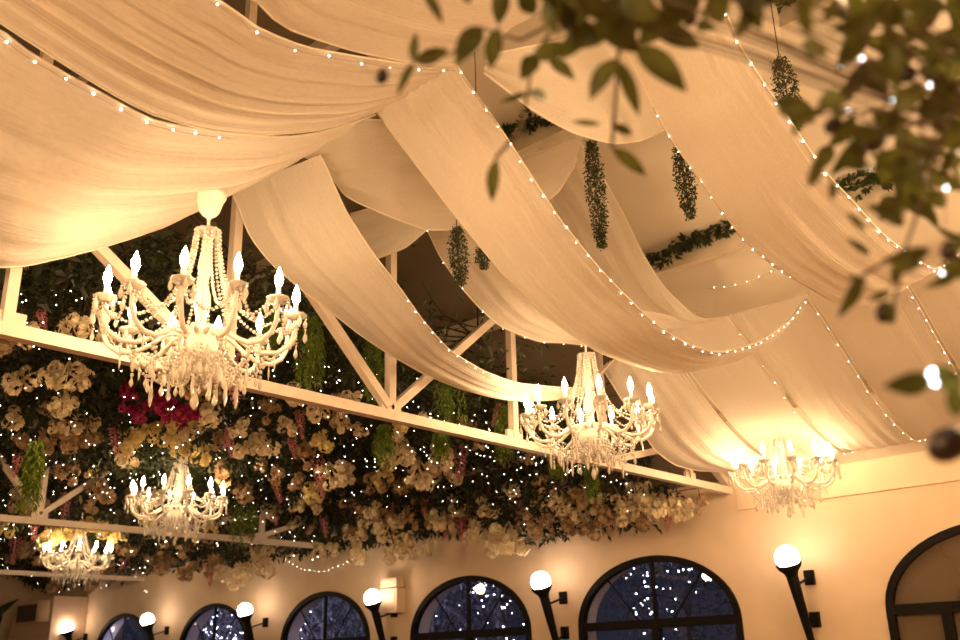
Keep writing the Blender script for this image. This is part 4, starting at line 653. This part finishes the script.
def flower(zone, kind, x, y, z, sz):
    nm, lb = NM[kind]
    o = put(random.choice(BL[kind]), nm, None, (x, y, z), (random.uniform(-.3, .3), random.uniform(-.3, .3), random.uniform(0, 6)), (sz, sz, sz*random.uniform(.9, 1.25)))
    put(stem_me, 'flower_stem', o)
    tag(o, lb+' '+zone, 'flower', lb+'s '+zone)
    return o
for f in FLOWERS: flower(*f)
rf = random.Random(77)
for i in range(85):
    x = rf.uniform(-21, -6.2); y = rf.uniform(1.5, 9.7)
    flower('deep in the foliage '+('behind the nearest truss' if x > -12 else 'beyond the second truss' if x > -18.3 else 'beyond the last truss'),
           rf.choice('WWDDDPYD'), round(x, 2), round(y, 2), rf.uniform(3.78, 3.95), rf.uniform(.2, .3))

for i in range(34):
    x = rf.uniform(-13.5, -5.8); y = rf.uniform(8.9, 9.45)
    bot = 3.05 if -8.5 < x < -6.2 else 3.25 if x > -6.2 else 3.36
    flower('low over the window wall, right of the second truss' if x > -12.05 else 'low over the window wall, left of the second truss', rf.choice('WWDDPWD'), round(x, 2), round(y, 2), 3.98+(bot-3.98)*min(1, y-8.6)-.02, rf.uniform(.18, .3))
def fern(L, w, rnd):
    mb = MB()
    for k in range(26):
        a = rnd.uniform(0, 6.28); r = w*.5*math.sqrt(rnd.random()); x, y = r*math.cos(a), r*math.sin(a); l2 = L*rnd.uniform(.55, 1.)
        pts = [Vector((x*.5, y*.5, 0)), Vector((x, y, -l2*.3)), Vector((x*1.1, y*1.1, -l2*.7)), Vector((x, y, -l2))]
        n = int(l2/.016)
        for i in range(n):
            p = interp(pts, i/n); q = rnd.uniform(0, 6.28)
            d = Vector((math.cos(q), math.sin(q), -.9)).normalized()
            mb.leaf(p, p+d*rnd.uniform(.04, .075), .014, (0, 0, 1), .1, .1)
    return mb
for i, (x, y, z, L, w) in enumerate(FERNS):
    o = fern(L, w, rnd).build('hanging_fern', M['fern'], None, (x, y, z))
    tag(o, ['bright green fern streamer right of the largest chandelier', 'slim fern streamer beside the truss post', 'broad fern streamer right of the truss node', 'fern streamer left of the second chandelier',
        'dark fern streamer hanging over the second truss', 'short fern streamer below the truss node', 'small fern tuft under the truss chord',
        'dark fern streamer over the far left truss node', 'fern tuft seen through the second chandelier', 'fern tuft at the right of the second chandelier fringe',
        'fern tuft at the right arms of the largest chandelier'][i], 'fern', 'hanging green fern streamers')

# curtains of fairy lights through the foliage
for i in range(26):
    x0 = -6.1-16.2*(i/26)**1.15; pts = []
    for k in range(12):
        y = .9+8.9*k/11
        lo = 3.84+.12*math.sin(x0*1.3+y*.9)+.08*math.sin(2.3*y-1.1*x0)
        if y > 8.6: lo -= .3*(y-8.6)
        pts.append((x0+rf.uniform(-.35, .35), y, lo+rf.uniform(-.10, .12)))
    near = x0 > -12.05
    o = light_string(pts, 46 if near else 34, 'fairy light string woven through the foliage ' + ('between the first and second trusses' if near else 'beyond the second truss'), 'fairy light strings ' + ('in the near flower bay' if near else 'in the far flower bays'), jit=.2, wr=.0006, sc=.85 if near else 1.15)
for i, (x0, za) in enumerate(((-5.84, 3.95), (-5.86, 4.2), (-5.95, 3.75), (-6.0, 4.05))):
    pts = [(x0+rf.uniform(-.08, .04), .9+8.2*k/11, za+rf.uniform(-.12, .12)-.04*k) for k in range(12)]
    light_string(pts, 44, 'fairy light string on the face of the foliage seen through the nearest truss', 'fairy light strings in the near flower bay', jit=.12, sc=.8, wr=.0006)
# bare twigs between roof and foliage
for i, (x, y, z) in enumerate(((-5.9, 3.9, 4.5), (-5.8, 4.6, 4.5), (-5.7, 5.4, 4.45), (-5.65, 6.3, 4.4), (-5.6, 7.6, 4.1), (-6.4, 3.3, 4.7))):
    tw = empty('bare_twig', (x, y, z)); tag(tw, 'dark bare twig arching under the shaded roof, ' + ['left of the first truss post', 'right of the truss post', 'below the small cross swag', 'behind the shaded swag edge', 'near the wall end of the truss', 'behind the largest chandelier'][i], 'twig', 'dark twigs')
    m_ = MB()
    for b_ in range(5):
        a = rf.uniform(0, 6.28); p = Vector((0, 0, 0)); pts = [p.copy()]
        d = Vector((math.cos(a)*.5, math.sin(a), rf.uniform(.1, .7)))
        for s_ in range(7):
            p = p+d*.13; d = (d+Vector((rf.uniform(-.3, .3), rf.uniform(-.3, .3), rf.uniform(-.32, .12)))).normalized(); pts.append(p.copy())
        m_.tube(pts, [.012-.0012*j for j in range(8)], 5)
    m_.build('twig_wood', M['twig'], tw)
    lf = MB()
    for _ in range(170):
        a = Vector((rf.gauss(0, .3), rf.gauss(0, .5), rf.uniform(-.45, .12))); d = Vector((rf.gauss(0, 1), rf.gauss(0, 1), rf.gauss(-.2, .7))).normalized()
        lf.leaf(a, a+d*.09, .035, (0, 0, 1), .1, .15)
    lf.build('twig_leaves', M['ivy'], tw)

# hanging vines and ivy garlands under the roof
def vine(x, y, z, L, w, label, rt):
    v = empty('hanging_vine', (x, y, z)); tag(v, label, 'vine', 'trailing vines under the roof')
    MB().tube([(0, 0, rt-z), (0, 0, 0), (.02, 0, -L*.6), (.03, .01, -L)], .004, 5).build('vine_stem', M['stem'], v)
    lf = MB()
    n = int(2200*L)
    for _ in range(n):
        t = rnd.random(); r = w*(.35+.65*math.sin(PI*min(1, t*.9+.08)))*math.sqrt(rnd.random()); a = rnd.uniform(0, 6.28)
        p = Vector((r*math.cos(a)+.03*t, r*math.sin(a), -L*t)); d = Vector((rnd.gauss(0, .6), rnd.gauss(0, .6), rnd.gauss(-.4, .6))).normalized(); s_ = rnd.uniform(.016, .03)
        lf.leaf(p, p+d*s_, s_*.5, (rnd.gauss(0, 1), rnd.gauss(0, 1), 1), .1, .1)
    lf.build('vine_leaves', M['ivy'], v)
vine(-3.56, 5.2, 5.25, .88, .075, 'long trailing vine hanging at top middle', 6.2)
vine(-2.84, 5.2, 4.92, .56, .07, 'trailing vine peeping out left of the wide top right swag', 6.2)
vine(-4.28, 4.5, 4.56, .45, .075, 'trailing vine left of the bright swag, longer of the two there', 6.0)
vine(-4.06, 4.5, 4.32, .16, .05, 'tiny trailing vine tip right of the longer one', 6.0)
vine(-2.1, 5.3, 5.3, .55, .085, 'trailing vine right of the light edged swag at top right', 6.2)
def garland(pts, label, n):
    g = empty('ivy_garland', pts[0]); tag(g, label, 'garland', 'ivy garlands on the purlins')
    b0 = Vector(pts[0]); rel = [Vector(p)-b0 for p in pts]
    MB().tube(rel, .006, 5).build('garland_stem', M['stem'], g)
    lf = MB()
    for i in range(n):
        p = interp(rel, rnd.random()); d = Vector((rnd.gauss(0, .8), rnd.gauss(0, .6), rnd.gauss(-.3, .9))).normalized(); s_ = rnd.uniform(.06, .10)
        p = p+Vector((rnd.gauss(0, .03), rnd.gauss(0, .02), rnd.gauss(0, .035)))
        sd = d.orthogonal().normalized()
        lf.leaf(p, p+d*s_, s_*.5, sd, .1, .1); lf.leaf(p, p+(d+sd*.7).normalized()*s_*.75, s_*.4, sd.cross(d), .1, .1); lf.leaf(p, p+(d-sd*.7).normalized()*s_*.75, s_*.4, sd.cross(d), .1, .1)
    lf.build('ivy_leaves', M['ivy'], g)
garland([(-4.45, 7.08, 5.1), (-4.1, 7.06, 5.08), (-3.8, 7.08, 5.14), (-3.4, 7.08, 5.17)], 'ivy garland on the purlin at centre right', 130)
garland([(-4.95, 5.62, 5.98), (-4.6, 5.62, 6.02), (-4.2, 5.62, 5.92), (-4.05, 5.62, 5.9)], 'ivy garland beside the top of the long vine', 110)
garland([(-2.65, 5.62, 6.1), (-2.4, 5.6, 6.08), (-2.1, 5.62, 5.98), (-1.9, 5.62, 6.0)], 'dark ivy garland at top right by the lit swag edge', 110)
garland([(-2.45, 7.08, 5.16), (-2.2, 7.06, 5.1), (-1.9, 7.08, 5.16)], 'ivy garland half hidden by the right hand leaves', 70)

# ------------------------------------------------------------------ olive branches close to the camera
ob = empty('olive_branch', FRONT_STEMS[0][-1]); b0 = Vector(FRONT_STEMS[0][-1])
tag(ob, 'blurred olive branch hanging in from the top middle', 'branch', 'olive branches close by')
rb = empty('olive_branch', FRONT_STEMS[6][-1]); r0 = Vector(FRONT_STEMS[6][-1])
tag(rb, 'dense blurred olive branch filling the top right corner', 'branch', 'olive branches close by')
lb_ = empty('olive_branch', FRONT_STEMS[8][-1]); l0 = Vector(FRONT_STEMS[8][-1])
tag(lb_, 'blurred dark sprig at the right edge below the other branches', 'branch', 'olive branches close by')
def upv(s=1.): return (s*random.gauss(0, .5)+.55, -.7+s*random.gauss(0, .4), s*random.gauss(0, .5)-.35)
for root, base, stems, leaves in ((ob, b0, FRONT_STEMS[:6], FRONT_LEAVES[:38]), (rb, r0, FRONT_STEMS[6:8], FRONT_LEAVES[38:45]+FRONT_LEAVES[49:]), (lb_, l0, FRONT_STEMS[8:], FRONT_LEAVES[45:49])):
    for st in stems:
        MB().tube([Vector(p)-base for p in st], [.0032-.0003*min(6, len(st)-1-i) for i in range(len(st))], 6).build('stem', M['stem'], root, smooth=True)
    mb = MB()
    for a, b, w in leaves:
        mb.leaf(Vector(a)-base, Vector(b)-base, w*1.1, upv(.4), .06, .2, 8)
    if root is rb:
        for a, b, w in RIGHT_LEAVES: mb.leaf(Vector(a)-base, Vector(b)-base, w, upv(), .1, .3, 8)
        tg = MB(); main = [Vector(p)-base for p in FRONT_STEMS[6]]
        for a, b, w in RIGHT_LEAVES[::3]:
            p = Vector(a)-base; q = min((interp(main, k/30) for k in range(31)), key=lambda v: (v-p).length)
            tg.tube([q, (q+p)/2+Vector((0, 0, .01)), p], [.0022, .0018, .0012], 5)
        tg.build('stem', M['stem'], root, smooth=True)
    mb.build('leaves', M['olive'], root, smooth=True)
for i, (p, r) in enumerate(OLIVES):
    root, base = (ob, b0) if i < 2 else (lb_, l0) if i == 5 else (rb, r0)
    m_ = MB(); m_.ball((0, 0, 0), r, 14, 10, 1.25)
    put(m_.mesh('olive_fruit', M['berry']), 'olive_fruit', root, Vector(p)-base, (0, random.uniform(.3, 1.2), 0))
fb = empty('light_string', FRONT_BULBS[0]); f0 = Vector(FRONT_BULBS[0]); tag(fb, 'cool white light string tangled in the right hand branch', 'string lights')
order = [Vector(p)-f0 for p in FRONT_BULBS]
MB().tube([order[0]]+sorted(order[1:], key=lambda v: v.z), .0008, 4).build('wire', M['wire'], fb)
cool = MB().ball((0, 0, 0), .0042, 10, 7).mesh('fairy_bulb', M['fairycool'])
for i, p in enumerate(order): put(cool, 'bulb', fb, p, sc=2.4 if i == 0 else .42)

# ------------------------------------------------------------------ garden outside the windows
struct(MB().box((-8, 18, -.1), (44, 15.2, .2)).build('ground_outside', M['ground']), 'dark garden paving outside the windows', 'ground')
rt = random.Random(9)
lamp_me = MB().ball((0, 0, 0), .022, 6, 4).mesh('garden_bulb', M['gardenlamp'])
for i, (x, y, h, n) in enumerate(((-22.5, 15.5, 4.2, 40), (-18.4, 14.6, 4.6, 90), (-15.4, 15.2, 4.4, 60), (-12.6, 14.2, 4.5, 26), (-8.9, 14.6, 5.0, 40), (-5.0, 16.0, 4.8, 24))):
    t = empty('garden_tree', (x, y, 0)); tag(t, 'dark garden tree with tiny lights seen through ' + ['the farthest window', 'the window with pale branches', 'the second window', 'the fourth window', 'the wide window', 'the right hand window'][i], 'tree', 'garden trees')
    MB().tube([(0, 0, 0), (.1, 0, h*.3), (.0, .1, h*.6), (.2, 0, h)], [.16, .12, .09, .03], 8).build('trunk', M['trunk'], t)
    for b_ in range(5):
        a = rt.uniform(0, 6.28); MB().tube([(.05, .05, h*(.3+.08*b_)), (math.cos(a)*.7, math.sin(a)*.7, h*(.45+.1*b_)), (math.cos(a)*1.3, math.sin(a)*1.3, h*(.55+.1*b_))], [.06, .04, .015], 6).build('limb', M['trunk'], t)
    cr = MB()
    for _ in range(2600):
        v = Vector((rt.gauss(0, 1), rt.gauss(0, 1), rt.gauss(0, 1))).normalized()*rt.random()**.4
        p = Vector((v.x*1.6, v.y*1.3, h*.68+v.z*h*.4)); d = Vector((rt.gauss(0, 1), rt.gauss(0, 1), rt.gauss(-.3, 1))).normalized()
        cr.leaf(p, p+d*.13, .05, (0, 0, 1), .1, .1)
    tag(cr.build('crown', M['treeleaf'], t))
    cen = [Vector((rt.uniform(-1.1, 1.1), rt.uniform(-.9, -.4), rt.uniform(2.1, 3.4))) for _ in range(4)]
    for b_ in range(min(99, n*2)):
        v = cen[b_ % 4]+Vector((rt.gauss(0, .22), rt.gauss(0, .1), rt.gauss(0, .3)))
        put(lamp_me, 'bulb', t, v, sc=rt.uniform(.2, .55))

# ------------------------------------------------------------------ lights
def point(name, loc, e, col, r=.1):
    l = bpy.data.lights.new(name, 'POINT'); l.energy = e; l.color = col; l.shadow_soft_size = r
    o = bpy.data.objects.new(name, l); COL.objects.link(o); o.location = loc; return o
for i, (x, y, z, e) in enumerate(((.2, 2.6, 3.5, 105), (.2, 6., 3.5, 95), (.2, 9.0, 3.3, 50), (-4.3, -1., 3.4, 80), (-10.5, 1.6, 3.3, 45), (-1.5, -1.5, 2.6, 80), (-15.5, 3.2, 3.3, 20))):  # unseen warm fill points added out of frame, no fittings built there
    point('fill_lamp', (x, y, z), e, (1., .642, .328), .12)
for x, e in ((-26., 500), (-20.5, 260), (-16.5, 200), (-12.6, 26), (-7.6, 15), (-4.2, 6)):
    point('garden_lamp', (x, 12.4, 3.1), e*1., (.72, .69, 1.), .2)
w = bpy.data.worlds.new('night_sky'); S.world = w; w.use_nodes = True
bg = w.node_tree.nodes['Background']; bg.inputs[0].default_value = (.16, .20, .36, 1); bg.inputs[1].default_value = .04

# ------------------------------------------------------------------ camera
cam = bpy.data.cameras.new('camera'); co = bpy.data.objects.new('camera', cam); COL.objects.link(co)
cam.sensor_width = 36; cam.lens = 36*958.97/960; cam.clip_start = .05; cam.clip_end = 200
yaw, pitch, roll = 0.73631, 0.34747, -0.02619
cy, sy = math.cos(yaw), math.sin(yaw)
f = Vector((-sy*math.cos(pitch), cy*math.cos(pitch), math.sin(pitch)))
rr = Vector((cy, sy, 0)); uu = rr.cross(f)
r2 = rr*math.cos(roll)+uu*math.sin(roll); u2 = -rr*math.sin(roll)+uu*math.cos(roll)
mtx = Matrix((r2, u2, -f)).transposed().to_4x4(); mtx.translation = (0, 0, 1.6)
co.matrix_world = mtx
cam.dof.use_dof = True; cam.dof.focus_distance = 6.2; cam.dof.aperture_fstop = 2.2
S.camera = co
S.view_settings.view_transform = 'Standard'; S.view_settings.look = 'None'; S.view_settings.gamma = 1.; S.view_settings.use_curve_mapping = False
S.view_settings.exposure = 1.22
S.cycles.max_bounces = 8; S.cycles.diffuse_bounces = 4; S.cycles.transparent_max_bounces = 24; S.cycles.sample_clamp_indirect = 6.
S.cycles.caustics_reflective = False; S.cycles.caustics_refractive = False
S.cycles.use_denoising = True
